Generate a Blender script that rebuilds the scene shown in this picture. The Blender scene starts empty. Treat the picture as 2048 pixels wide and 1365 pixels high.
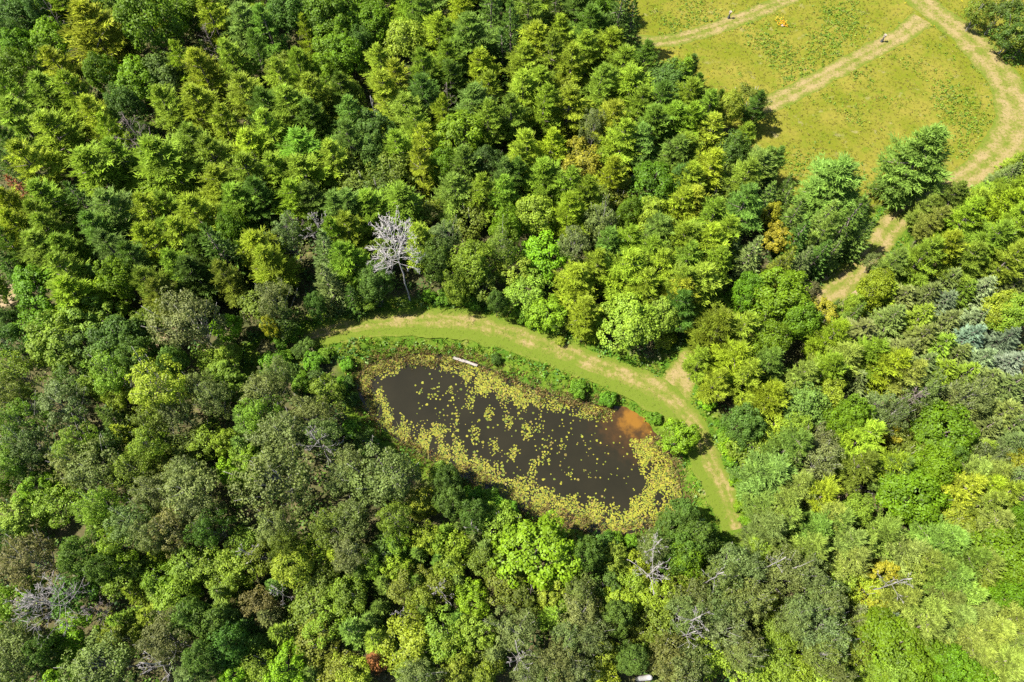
import bpy, math, random
import numpy as np
from mathutils import Vector, Matrix

# ------------------------------------------------------------------ camera, light, exposure
scene = bpy.context.scene
COL = scene.collection
PITCH, CAM_H, F = 63.0, 80.0, 1365.0          # degrees below the horizon, metres, focal length in photo pixels
cam_data = bpy.data.cameras.new('camera')
cam = bpy.data.objects.new('camera', cam_data)
COL.objects.link(cam)
cam.location = (0, 0, CAM_H)
cam.rotation_euler = (math.radians(90 - PITCH), 0, 0)
cam_data.sensor_width = 36.0
cam_data.lens = F / 2048 * 36.0
cam_data.clip_start = 0.5
cam_data.clip_end = 2000
scene.camera = cam

SUN_DIR = Vector((0.744, 0.03, -1.10)).normalized()     # travel direction of the light: from the left, high
sun_elev = math.asin(-SUN_DIR.z)
world = bpy.data.worlds.new('World')
scene.world = world
world.use_nodes = True
wt = world.node_tree
bg = wt.nodes['Background']
sky = wt.nodes.new('ShaderNodeTexSky')
sky.sky_type = 'NISHITA'
sky.sun_disc = False
sky.sun_elevation = sun_elev
sky.sun_rotation = math.radians(270)
wt.links.new(sky.outputs['Color'], bg.inputs['Color'])
bg.inputs['Strength'].default_value = 0.068
sun_data = bpy.data.lights.new('sun', 'SUN')
sun_data.energy = 5.0
sun_data.angle = math.radians(0.5)
sun_data.color = (1.0, 0.95, 0.85)
sun = bpy.data.objects.new('sun', sun_data)
COL.objects.link(sun)
sun.location = (-60, 0, 120)
sun.rotation_euler = SUN_DIR.to_track_quat('-Z', 'Y').to_euler()
vs = scene.view_settings
vs.view_transform = 'Standard'
vs.look = 'None'
vs.gamma = 1.0
vs.use_curve_mapping = False
vs.exposure = 1.95
scene.cycles.max_bounces = 5
scene.cycles.diffuse_bounces = 3
scene.cycles.transmission_bounces = 3
scene.cycles.use_denoising = False
scene.render.filter_size = 1.1

random.seed(7)
rng = np.random.default_rng(7)

# ------------------------------------------------------------------ photo pixel -> place on the ground
_p = math.radians(PITCH)
FWD = np.array((0, math.cos(_p), -math.sin(_p)))
UPV = np.array((0, math.sin(_p), math.cos(_p)))
def at(px, py, z=0.0):
    d = np.array((1.0, 0, 0)) * ((px - 1024) / F) + UPV * ((682.5 - py) / F) + FWD
    t = (z - CAM_H) / d[2]
    return np.array((0, 0, CAM_H)) + d * t, t
def pts_at(lst, z=0.0):
    return np.array([at(x, y, z)[0][:2] for x, y in lst])
def to_px(p):
    v = np.asarray(p, float) - np.array((0, 0, CAM_H))
    dep = v @ FWD
    return 1024 + F * v[0] / dep, 682.5 - F * (v @ UPV) / dep

# ------------------------------------------------------------------ helpers
def tag(o, label=None, cat=None, group=None, kind=None):
    if label: o['label'] = label
    if cat: o['category'] = cat
    if group: o['group'] = group
    if kind: o['kind'] = kind
    return o
def link(name, mesh, parent=None, mat=None):
    o = bpy.data.objects.new(name, mesh)
    COL.objects.link(o)
    if parent is not None: o.parent = parent
    if mat is not None and not mesh.materials: mesh.materials.append(mat)
    return o
def empty(name, loc):
    o = bpy.data.objects.new(name, None)
    o.empty_display_size = 0.5
    COL.objects.link(o)
    o.location = loc
    return o
def tri_mesh(name, V, T, tint=None, col=None, smooth=False):
    """mesh out of vertex and triangle arrays, with optional per-vertex tint (N,2) or colour (N,3)"""
    V = np.ascontiguousarray(V, np.float32); T = np.ascontiguousarray(T, np.int32)
    m = bpy.data.meshes.new(name)
    m.vertices.add(len(V)); m.vertices.foreach_set('co', V.ravel())
    m.loops.add(len(T) * 3); m.loops.foreach_set('vertex_index', T.ravel())
    m.polygons.add(len(T))
    m.polygons.foreach_set('loop_start', np.arange(0, len(T) * 3, 3, dtype=np.int32))
    m.update(calc_edges=True)
    if tint is not None:
        for k, nm in enumerate(('tint', 'warm')):
            a = m.attributes.new(nm, 'FLOAT', 'POINT')
            a.data.foreach_set('value', np.ascontiguousarray(tint[:, k], np.float32))
    if col is not None:
        a = m.attributes.new('col', 'FLOAT_COLOR', 'POINT')
        c4 = np.ones((len(V), 4), np.float32); c4[:, :3] = col
        a.data.foreach_set('color', c4.ravel())
    if smooth:
        m.polygons.foreach_set('use_smooth', np.ones(len(T), bool))
    return m
def unit(v):
    return v / np.maximum(np.linalg.norm(v, axis=-1, keepdims=True), 1e-9)
def rand_unit(r, n):
    return unit(r.normal(size=(n, 3)))
def leaves(c, n, size, r, aspect=0.62):
    """folded diamond leaf sprays: centres c, normals n, sizes; two triangles each"""
    N = len(c)
    t = unit(np.cross(n, rand_unit(r, N)))
    b = np.cross(n, t)
    s = size[:, None]
    fold = n * s * 0.12
    V = np.stack([c - t * s * .5, c + b * s * .5 * aspect - fold, c + t * s * .5, c - b * s * .5 * aspect - fold], 1).reshape(-1, 3)
    i = np.arange(N)[:, None] * 4
    T = np.concatenate([i + np.array([0, 1, 2]), i + np.array([0, 2, 3])], 0)
    return V, T, np.repeat(np.arange(N), 4)
def blades(root, d, length, width, r, flat=0.7):
    """tapering needle or grass blades from a root along d: one triangle each"""
    N = len(root)
    up = np.tile(np.array((0, 0, 1.0)), (N, 1)) * flat + rand_unit(r, N) * (1.15 - flat)
    side = unit(np.cross(d, up))
    w = width[:, None]; L = length[:, None]
    V = np.stack([root - side * w * .5, root + side * w * .5, root + d * L], 1).reshape(-1, 3)
    T = np.arange(N * 3).reshape(-1, 3)
    return V, T, np.repeat(np.arange(N), 3)
def tubes(paths, sides=6):
    """tapered tubes along polylines: list of (points, radii)"""
    VV, TT, off = [], [], 0
    for P, R in paths:
        P = np.asarray(P, float); R = np.asarray(R, float)
        n = len(P)
        d = np.gradient(P, axis=0); d = unit(d)
        ref = np.array((1.0, 0.13, 0.0)) if abs(d[0][0]) < 0.9 else np.array((0, 1.0, 0))
        a = unit(np.cross(d, ref)); b = np.cross(d, a)
        ang = np.arange(sides) * 2 * math.pi / sides
        ring = P[:, None] + (a[:, None] * np.cos(ang)[None, :, None] + b[:, None] * np.sin(ang)[None, :, None]) * R[:, None, None]
        VV.append(ring.reshape(-1, 3))
        for k in range(n - 1):
            for s in range(sides):
                q0 = off + k * sides + s; q1 = off + k * sides + (s + 1) % sides
                TT += [(q0, q1, q1 + sides), (q0, q1 + sides, q0 + sides)]
        for s in range(1, sides - 1):
            TT.append((off + (n - 1) * sides, off + (n - 1) * sides + s, off + (n - 1) * sides + s + 1))
        off += n * sides
    return np.concatenate(VV), np.array(TT)

# ------------------------------------------------------------------ materials
def new_mat(name):
    m = bpy.data.materials.new(name); m.use_nodes = True
    nt = m.node_tree; nt.nodes.clear()
    return m, nt
def N(nt, typ, **kw):
    n = nt.nodes.new(typ)
    for k, v in kw.items(): setattr(n, k, v)
    return n
def math_node(nt, op, a, b=None, clamp=False):
    n = N(nt, 'ShaderNodeMath', operation=op); n.use_clamp = clamp
    for i, v in enumerate((a, b)):
        if v is None: continue
        if isinstance(v, (int, float)): n.inputs[i].default_value = v
        else: nt.links.new(v, n.inputs[i])
    return n.outputs[0]
def mix_col(nt, fac, a, b, blend='MIX'):
    n = N(nt, 'ShaderNodeMix', data_type='RGBA', blend_type=blend)
    for sock, v in ((n.inputs['Factor'], fac), (n.inputs[6], a), (n.inputs[7], b)):
        if isinstance(v, (int, float)): sock.default_value = v
        elif isinstance(v, tuple): sock.default_value = (*v, 1) if len(v) == 3 else v
        else: nt.links.new(v, sock)
    return n.outputs[2]
def noise(nt, vec, scale, detail=4, rough=0.55, lo=0.35, hi=0.65):
    n = N(nt, 'ShaderNodeTexNoise'); n.inputs['Scale'].default_value = scale
    n.inputs['Detail'].default_value = detail; n.inputs['Roughness'].default_value = rough
    if vec is not None: nt.links.new(vec, n.inputs['Vector'])
    r = N(nt, 'ShaderNodeMapRange'); r.inputs[1].default_value = lo; r.inputs[2].default_value = hi
    nt.links.new(n.outputs['Fac'], r.inputs[0])
    return r.outputs[0]
def leaf_surface(nt, color, transl=0.32, gloss=0.03, rough=0.55):
    d = N(nt, 'ShaderNodeBsdfDiffuse'); t = N(nt, 'ShaderNodeBsdfTranslucent'); g = N(nt, 'ShaderNodeBsdfGlossy')
    g.inputs['Roughness'].default_value = rough; g.inputs['Color'].default_value = (.8, .85, .8, 1)
    tc = mix_col(nt, 1.0, color, (1.05, 1.32, 0.45), 'MULTIPLY')
    nt.links.new(color, d.inputs['Color']); nt.links.new(tc, t.inputs['Color'])
    m1 = N(nt, 'ShaderNodeMixShader'); m1.inputs[0].default_value = transl
    nt.links.new(d.outputs[0], m1.inputs[1]); nt.links.new(t.outputs[0], m1.inputs[2])
    m2 = N(nt, 'ShaderNodeMixShader'); m2.inputs[0].default_value = gloss * .4
    nt.links.new(m1.outputs[0], m2.inputs[1]); nt.links.new(g.outputs[0], m2.inputs[2])
    out = N(nt, 'ShaderNodeOutputMaterial'); nt.links.new(m2.outputs[0], out.inputs[0])
def foliage_mat(name, transl=0.32, gloss=0.03, spread=0.55, warmcol=(1.22, 1.12, 0.70), tipw=0.4):
    """leaf colour = the tree's own object colour, varied spray by spray"""
    m, nt = new_mat(name)
    oi = N(nt, 'ShaderNodeObjectInfo')
    a = N(nt, 'ShaderNodeAttribute', attribute_name='tint'); w = N(nt, 'ShaderNodeAttribute', attribute_name='warm')
    f = math_node(nt, 'ADD', math_node(nt, 'MULTIPLY', a.outputs['Fac'], spread), 1.0 - spread * 0.5)
    comb = N(nt, 'ShaderNodeCombineColor')
    for k in range(3): nt.links.new(f, comb.inputs[k])
    c = mix_col(nt, 1.0, oi.outputs['Color'], comb.outputs[0], 'MULTIPLY')
    c2 = mix_col(nt, 1.0, c, warmcol, 'MULTIPLY')
    c = mix_col(nt, math_node(nt, 'MULTIPLY', w.outputs['Fac'], tipw, True), c, c2)
    leaf_surface(nt, c, transl, gloss)
    return m
def attr_leaf_mat(name, transl=0.3, gloss=0.03):
    m, nt = new_mat(name)
    a = N(nt, 'ShaderNodeAttribute', attribute_name='col')
    leaf_surface(nt, a.outputs['Color'], transl, gloss)
    return m
def bark_mat(name, c1, c2, scale=3.0, rough=0.85):
    m, nt = new_mat(name)
    tc = N(nt, 'ShaderNodeTexCoord')
    mp = N(nt, 'ShaderNodeMapping'); mp.inputs['Scale'].default_value = (1, 1, .3)
    nt.links.new(tc.outputs['Object'], mp.inputs[0])
    c = mix_col(nt, noise(nt, mp.outputs[0], scale, 5), c1, c2)
    p = N(nt, 'ShaderNodeBsdfPrincipled'); p.inputs['Roughness'].default_value = rough
    nt.links.new(c, p.inputs['Base Color'])
    out = N(nt, 'ShaderNodeOutputMaterial'); nt.links.new(p.outputs[0], out.inputs[0])
    return m
M_NEEDLE = foliage_mat('pine_needles', transl=0.28, gloss=0.015, spread=0.85)
M_SPRUCE = foliage_mat('spruce_needles', transl=0.25, gloss=0.03, spread=0.7, warmcol=(1.25, 1.1, .8))
M_LEAF = foliage_mat('broad_leaves', transl=0.36, gloss=0.03, spread=0.75)
M_STUFF = attr_leaf_mat('low_growth', 0.3)
M_PAD = attr_leaf_mat('lily_pads', 0.1, 0.02)
M_BARK = bark_mat('dark_bark', (.07, .055, .045), (.15, .12, .10))
M_PALE = bark_mat('pale_bark', (.12, .11, .10), (.22, .205, .185))
M_DEAD = bark_mat('dead_wood', (.11, .098, .095), (.22, .20, .195))
M_HERO = bark_mat('bleached_wood', (.19, .172, .165), (.34, .315, .305))
M_BROWN = bark_mat('brown_dead_wood', (.07, .052, .046), (.14, .11, .095))

# ------------------------------------------------------------------ the shapes of the ground
POND = pts_at([(722,742),(760,720),(840,708),(905,712),(955,728),(1000,748),(1060,776),(1130,797),(1200,812),(1250,816),(1288,838),
               (1312,872),(1335,900),(1355,945),(1366,990),(1355,1025),(1310,1055),(1240,1068),(1170,1062),(1095,1043),(1030,1012),
               (970,978),(895,938),(820,896),(765,856),(730,815),(715,775)], -0.9)
MEADOW = pts_at([(1195,-120),(1222,20),(1245,85),(1290,125),(1345,140),(1390,215),(1450,250),(1500,285),(1545,370),(1585,425),(1690,440),(1760,410),
                 (1800,420),(1900,385),(2010,310),(2090,290),(2140,100),(2140,-120)])
def sdf(poly, P):
    """signed distance to a polygon, negative inside"""
    P = np.asarray(P, float)
    d = np.full(len(P), 1e9); inside = np.zeros(len(P), bool)
    for k in range(len(poly)):
        a, b = poly[k], poly[(k + 1) % len(poly)]
        e = b - a; w = P - a
        t = np.clip((w @ e) / (e @ e), 0, 1)
        d = np.minimum(d, np.linalg.norm(w - t[:, None] * e, axis=1))
        c = (a[1] > P[:, 1]) != (b[1] > P[:, 1])
        xi = a[0] + (P[:, 1] - a[1]) * e[0] / (e[1] if abs(e[1]) > 1e-9 else 1e-9)
        inside ^= c & (P[:, 0] < xi)
    return np.where(inside, -d, d)
def smooth_line(P, step=0.5):
    """Catmull-Rom through the points, resampled evenly"""
    P = np.asarray(P, float)
    Q = np.vstack([2 * P[0] - P[1], P, 2 * P[-1] - P[-2]])
    out = []
    for k in range(1, len(Q) - 2):
        t = np.linspace(0, 1, 24, endpoint=False)[:, None]
        a, b, c, d = Q[k-1], Q[k], Q[k+1], Q[k+2]
        out.append(.5 * (2*b + (c-a)*t + (2*a-5*b+4*c-d)*t**2 + (3*b-a-3*c+d)*t**3))
    out = np.vstack(out + [P[-1:]])
    s = np.concatenate([[0], np.cumsum(np.linalg.norm(np.diff(out, axis=0), axis=1))])
    n = max(2, int(s[-1] / step))
    u = np.linspace(0, s[-1], n)
    return np.stack([np.interp(u, s, out[:, k]) for k in range(2)], 1), np.linspace(0, 1, n)
TRAILS = {  # name: (centre line in photo pixels, half widths in metres at each point)
    'pond': ([(520,712),(590,688),(640,672),(700,658),(760,650),(830,647),(900,648),(960,658),(1020,674),(1080,695),(1140,716),(1200,740),
              (1260,763),(1310,787),(1350,815),(1385,862),(1405,905),(1428,955),(1450,1005),(1470,1060)],
             [1.2,1.4,1.6,1.7,1.9,2.1,2.2,2.2,2.2,2.2,2.2,2.1,2.0,2.2,2.5,2.1,1.9,1.9,1.8,1.6]),
    'spur': ([(1345,790),(1362,762),(1375,735),(1420,700),(1500,660),(1600,615),(1680,572),(1735,515),(1785,450),(1835,408),(1905,368),(1975,325),
              (2015,280),(2030,235),(2020,185),(1985,130),(1935,75),(1885,38),(1835,-5),(1790,-50)],
             [2.2,2.0,1.6,1.6,1.6,1.7,1.9,1.9,1.7,1.6,2.0,2.7,3.0,3.0,3.0,3.0,2.9,2.6,2.4,2.2]),
    'meadow': ([(1500,226),(1560,198),(1640,158),(1720,116),(1800,72),(1845,38)], [1.9,1.8,1.7,1.7,1.8,2.0]),
    'far': ([(1200,62),(1285,82),(1345,80),(1400,66),(1470,42),(1540,14),(1620,-22)], [1.4,1.4,1.5,1.6,1.6,1.5,1.4]),
}
LINES = {}
for k, (pp, hw) in TRAILS.items():
    c, u = smooth_line(pts_at(pp))
    LINES[k] = (c, np.interp(u, np.linspace(0, 1, len(hw)), hw))
def trail_dist(P):
    """distance outside the nearest trail edge (negative on the trail)"""
    P = np.asarray(P, float)
    best = np.full(len(P), 1e9)
    for c, hw in LINES.values():
        for i in range(0, len(c), 2):
            best = np.minimum(best, np.hypot(P[:, 0] - c[i, 0], P[:, 1] - c[i, 1]) - hw[i])
    return best
BARE = [(pts_at([(8, 592)])[0], 1.7), (pts_at([(2035, 985)])[0], 3.5), (pts_at([(1690, 992)])[0], 1.8), (pts_at([(322, 668)])[0], 2.4), (pts_at([(1685, 572)])[0], 2.6)]
WATER_Z = -0.9
def ground_z(dp):
    """height from the distance to the shore: flat, a bank, then the bowl of the pond"""
    t = np.clip(dp / 3.0, 0, 1)
    z = WATER_Z * (1 - t * t * (3 - 2 * t))
    return np.where(dp < 0, np.maximum(WATER_Z + dp * 0.35, -2.9), z)

# ------------------------------------------------------------------ ground sheet
gx = np.concatenate([[-900, -400, -200, -150], np.arange(-112, 112.1, 0.7), [150, 200, 400, 900]])
gy = np.concatenate([[-900, -400, -150, -60], np.arange(-24, 136, 0.7), [170, 220, 400, 900]])
X, Y = np.meshgrid(gx, gy)
GP = np.stack([X.ravel(), Y.ravel()], 1)
g_pond = sdf(POND, GP); g_mead = sdf(MEADOW, GP)
GZ = ground_z(g_pond)
nx, ny = len(gx), len(gy)
ii = (np.arange(ny - 1)[:, None] * nx + np.arange(nx - 1)[None, :]).ravel()
GT = np.concatenate([np.stack([ii, ii + 1, ii + nx + 1], 1), np.stack([ii, ii + nx + 1, ii + nx], 1)])
mask = np.zeros((len(GP), 3))
mask[:, 0] = np.clip(0.5 - g_mead / 2.0, 0, 1)
g_tr = trail_dist(GP)
mask[:, 1] = np.clip(1.5 - g_tr / 2.0, 0, 1) * (g_mead > 0)
mask[:, 1] = np.maximum(mask[:, 1], np.clip(1.3 - g_pond / 3.0, 0, 1))
for c, r_ in BARE:
    mask[:, 2] = np.maximum(mask[:, 2], np.clip(1.4 - np.hypot(GP[:, 0] - c[0], GP[:, 1] - c[1]) / r_, 0, 1))
gm = tri_mesh('ground', np.column_stack([GP, GZ]), GT, col=mask, smooth=True)
m, nt = new_mat('ground')
geo = N(nt, 'ShaderNodeNewGeometry'); pos = geo.outputs['Position']
att = N(nt, 'ShaderNodeAttribute', attribute_name='col')
sep = N(nt, 'ShaderNodeSeparateColor'); nt.links.new(att.outputs['Color'], sep.inputs[0])
forest = mix_col(nt, noise(nt, pos, 0.8, 5), (.030, .036, .012), (.085, .060, .036))
forest = mix_col(nt, noise(nt, pos, 4.0, 3), forest, (.045, .05, .018))
mead = mix_col(nt, noise(nt, pos, 0.14, 5, .6, .38, .62), (.080, .090, .008), (.122, .110, .018))
mead = mix_col(nt, noise(nt, pos, 0.45, 6, .65, .5, .72), mead, (.066, .092, .007))
mead = mix_col(nt, noise(nt, pos, 1.7, 6, .7, .52, .75), mead, (.062, .056, .014))
mead = mix_col(nt, noise(nt, pos, 3.3, 4, .7, .55, .8), mead, (.150, .125, .028))
bank = mix_col(nt, noise(nt, pos, 0.5, 5), (0.0363, 0.0786, 0.0072), (0.0786, 0.1028, 0.0121))
bank = mix_col(nt, noise(nt, pos, 2.5, 4, .6, .5, .75), bank, (0.0212, 0.0484, 0.0049))
bare = mix_col(nt, noise(nt, pos, 0.7, 5), (0.2056, 0.1512, 0.1028), (0.1331, 0.1149, 0.0423))
wob = noise(nt, pos, 0.5, 5, .6, .3, .7)
def wobble(sock, k=0.8):
    return math_node(nt, 'MULTIPLY', math_node(nt, 'SUBTRACT', math_node(nt, 'ADD', sock, math_node(nt, 'MULTIPLY', wob, k)), 0.4 + k * .25), 2.2, True)
c = mix_col(nt, wobble(sep.outputs[0], .4), forest, mead)
c = mix_col(nt, wobble(sep.outputs[1]), c, bank)
c = mix_col(nt, wobble(sep.outputs[2]), c, bare)
bmp = N(nt, 'ShaderNodeBump'); bmp.inputs['Strength'].default_value = 0.5; bmp.inputs['Distance'].default_value = 0.15
nt.links.new(noise(nt, pos, 3.0, 5, .65, 0, 1), bmp.inputs['Height'])
d = N(nt, 'ShaderNodeBsdfDiffuse'); nt.links.new(c, d.inputs['Color']); nt.links.new(bmp.outputs[0], d.inputs['Normal'])
out = N(nt, 'ShaderNodeOutputMaterial'); nt.links.new(d.outputs[0], out.inputs[0])
ground = link('ground', gm, None, m)
tag(ground, 'wide ground sheet of forest floor, meadow and pond bank', 'ground', kind='structure')

# ------------------------------------------------------------------ mown trails
def trail_mat(name, track=(.185, .135, .070), green=(.058, .088, .008), mid=(.118, .104, .028)):
    m, nt = new_mat(name)
    geo = N(nt, 'ShaderNodeNewGeometry'); pos = geo.outputs['Position']
    a = N(nt, 'ShaderNodeAttribute', attribute_name='tint'); w = N(nt, 'ShaderNodeAttribute', attribute_name='warm')
    n1 = noise(nt, pos, 0.35, 5, .6, .3, .7); n2 = noise(nt, pos, 2.2, 5, .7, .3, .7)
    f = math_node(nt, 'ADD', a.outputs['Fac'], math_node(nt, 'ADD', math_node(nt, 'MULTIPLY', n1, .85), math_node(nt, 'MULTIPLY', n2, .75)))
    f1 = math_node(nt, 'MULTIPLY', math_node(nt, 'SUBTRACT', f, .72), 1.6, True)
    f2 = math_node(nt, 'MULTIPLY', math_node(nt, 'SUBTRACT', f, 1.12), 1.9, True)
    c = mix_col(nt, f1, green, mid)
    c = mix_col(nt, f2, c, track)
    c = mix_col(nt, math_node(nt, 'MULTIPLY', noise(nt, pos, 6.0, 4, .7, .45, .75), .45), c, (0.0750, 0.0825, 0.0225))
    # fine streaks left by the mower, along the way it drove
    wv = N(nt, 'ShaderNodeTexWave'); wv.inputs['Scale'].default_value = 1.0; wv.inputs['Distortion'].default_value = 0.6
    cx = N(nt, 'ShaderNodeCombineXYZ'); nt.links.new(math_node(nt, 'MULTIPLY', w.outputs['Fac'], 2.2), cx.inputs[0])
    nt.links.new(cx.outputs[0], wv.inputs['Vector'])
    c = mix_col(nt, math_node(nt, 'MULTIPLY', wv.outputs['Fac'], .30), c, (.120, .120, .026))
    b = N(nt, 'ShaderNodeBump'); b.inputs['Strength'].default_value = .4; b.inputs['Distance'].default_value = .06
    nt.links.new(n2, b.inputs['Height'])
    d = N(nt, 'ShaderNodeBsdfDiffuse'); nt.links.new(c, d.inputs['Color']); nt.links.new(b.outputs[0], d.inputs['Normal'])
    out = N(nt, 'ShaderNodeOutputMaterial'); nt.links.new(d.outputs[0], out.inputs[0])
    return m
M_TRAIL = trail_mat('mown_trail')
def trail(name, key, z, wear):
    c, hw = LINES[key]
    d = unit(np.gradient(c, axis=0)); nrm = np.stack([-d[:, 1], d[:, 0]], 1)
    r = np.random.default_rng(len(c))
    n, K = len(c), 21
    e1 = np.convolve(r.normal(size=n), np.ones(4) / 4, 'same') * .28
    e2 = np.convolve(r.normal(size=n), np.ones(4) / 4, 'same') * .28
    u = np.linspace(-1, 1, K)
    off = u[None] * hw[:, None] + np.where(u[None] > 0, e1[:, None] * u[None], -e2[:, None] * u[None])
    P = c[:, None] + nrm[:, None] * off[..., None]
    V = np.concatenate([P.reshape(-1, 2), np.full((n * K, 1), z)], 1)
    i = (np.arange(n - 1)[:, None] * K + np.arange(K - 1)[None]).ravel()
    T = np.concatenate([np.stack([i, i + K, i + K + 1], 1), np.stack([i, i + K + 1, i + 1], 1)])
    t = np.array([wear(x) for x in u])[None].repeat(n, 0).ravel()
    me = tri_mesh(name, V, T, tint=np.stack([t, off.ravel()], 1))
    return link(name, me, None, M_TRAIL)
def tracks(u):            # two wheel tracks with grass between
    return .22 + .42 * math.exp(-((u - .42) / .27) ** 2) + .42 * math.exp(-((u + .42) / .27) ** 2) - .35 * max(0, abs(u) - .82) / .18
def pond_wear(u):         # worn middle, a green mown strip and a pale thin line on the pond side (right of travel)
    if u < -.30: return -.45 + (.45 if -.98 < u < -.86 else 0)
    return .10 + .34 * math.exp(-((u - .50) / .16) ** 2) + .34 * math.exp(-((u - .02) / .16) ** 2) - .4 * max(0, u - .7) / .3
tag(trail('path', 'far', .008, tracks), 'mown track across the top of the meadow', 'path', kind='structure')
tag(trail('path', 'meadow', .012, tracks), 'pale straight mown track cutting through the meadow', 'path', kind='structure')
tag(trail('path', 'spur', .016, tracks), 'mown track looping round the meadow and down through the trees', 'path', kind='structure')
tag(trail('path', 'pond', .020, pond_wear), 'mown grass trail curving round the pond', 'path', kind='structure')

# ------------------------------------------------------------------ water
def build_water():
    P = POND
    q, _ = smooth_line(np.vstack([P, P[:1]]), 0.7)
    cen = q.mean(0)
    q = cen + (q - cen) * 1.06                       # runs under the bank, which makes the shoreline
    from mathutils.geometry import tessellate_polygon
    V = np.column_stack([q[:-1], np.full(len(q) - 1, WATER_Z)])
    T = np.array(tessellate_polygon([[Vector(v) for v in V]]))
    nz = np.cross(V[T[:, 1]] - V[T[:, 0]], V[T[:, 2]] - V[T[:, 0]])[:, 2] < 0
    T[nz] = T[nz][:, ::-1]
    me = tri_mesh('pond_water', V, T)
    m, nt = new_mat('pond_water')
    geo = N(nt, 'ShaderNodeNewGeometry'); pos = geo.outputs['Position']
    oc = pts_at([(1271, 838)], WATER_Z)[0]
    dist = N(nt, 'ShaderNodeVectorMath', operation='DISTANCE'); nt.links.new(pos, dist.inputs[0])
    dist.inputs[1].default_value = (oc[0], oc[1], WATER_Z)
    dd = math_node(nt, 'ADD', dist.outputs['Value'], math_node(nt, 'MULTIPLY', math_node(nt, 'SUBTRACT', noise(nt, pos, .9, 5, .6, .3, .7), .5), 2.6))
    def fall(lo, hi):
        r = N(nt, 'ShaderNodeMapRange'); r.inputs[1].default_value = lo; r.inputs[2].default_value = hi
        r.inputs[3].default_value = 1; r.inputs[4].default_value = 0; r.interpolation_type = 'SMOOTHSTEP'
        nt.links.new(dd, r.inputs[0]); return r.outputs[0]
    base = mix_col(nt, noise(nt, pos, .25, 3), (.0100, .0088, .0042), (.0125, .0108, .0052))
    c = mix_col(nt, fall(1.5, 6.5), base, (.034, .018, .006))
    c = mix_col(nt, fall(.2, 2.9), c, (.118, .056, .008))      # iron-stained shallows over sand
    p = N(nt, 'ShaderNodeBsdfPrincipled'); nt.links.new(c, p.inputs['Base Color'])
    p.inputs['Roughness'].default_value = .08; p.inputs['IOR'].default_value = 1.33
    b = N(nt, 'ShaderNodeBump'); b.inputs['Strength'].default_value = .05; b.inputs['Distance'].default_value = .02
    nt.links.new(noise(nt, pos, 2.0, 3, .5, 0, 1), b.inputs['Height']); nt.links.new(b.outputs[0], p.inputs['Normal'])
    out = N(nt, 'ShaderNodeOutputMaterial'); nt.links.new(p.outputs[0], out.inputs[0])
    tag(link('pond_water', me, None, m), 'dark still pond water with an orange stained shallow corner', 'water', kind='structure')
build_water()

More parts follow.
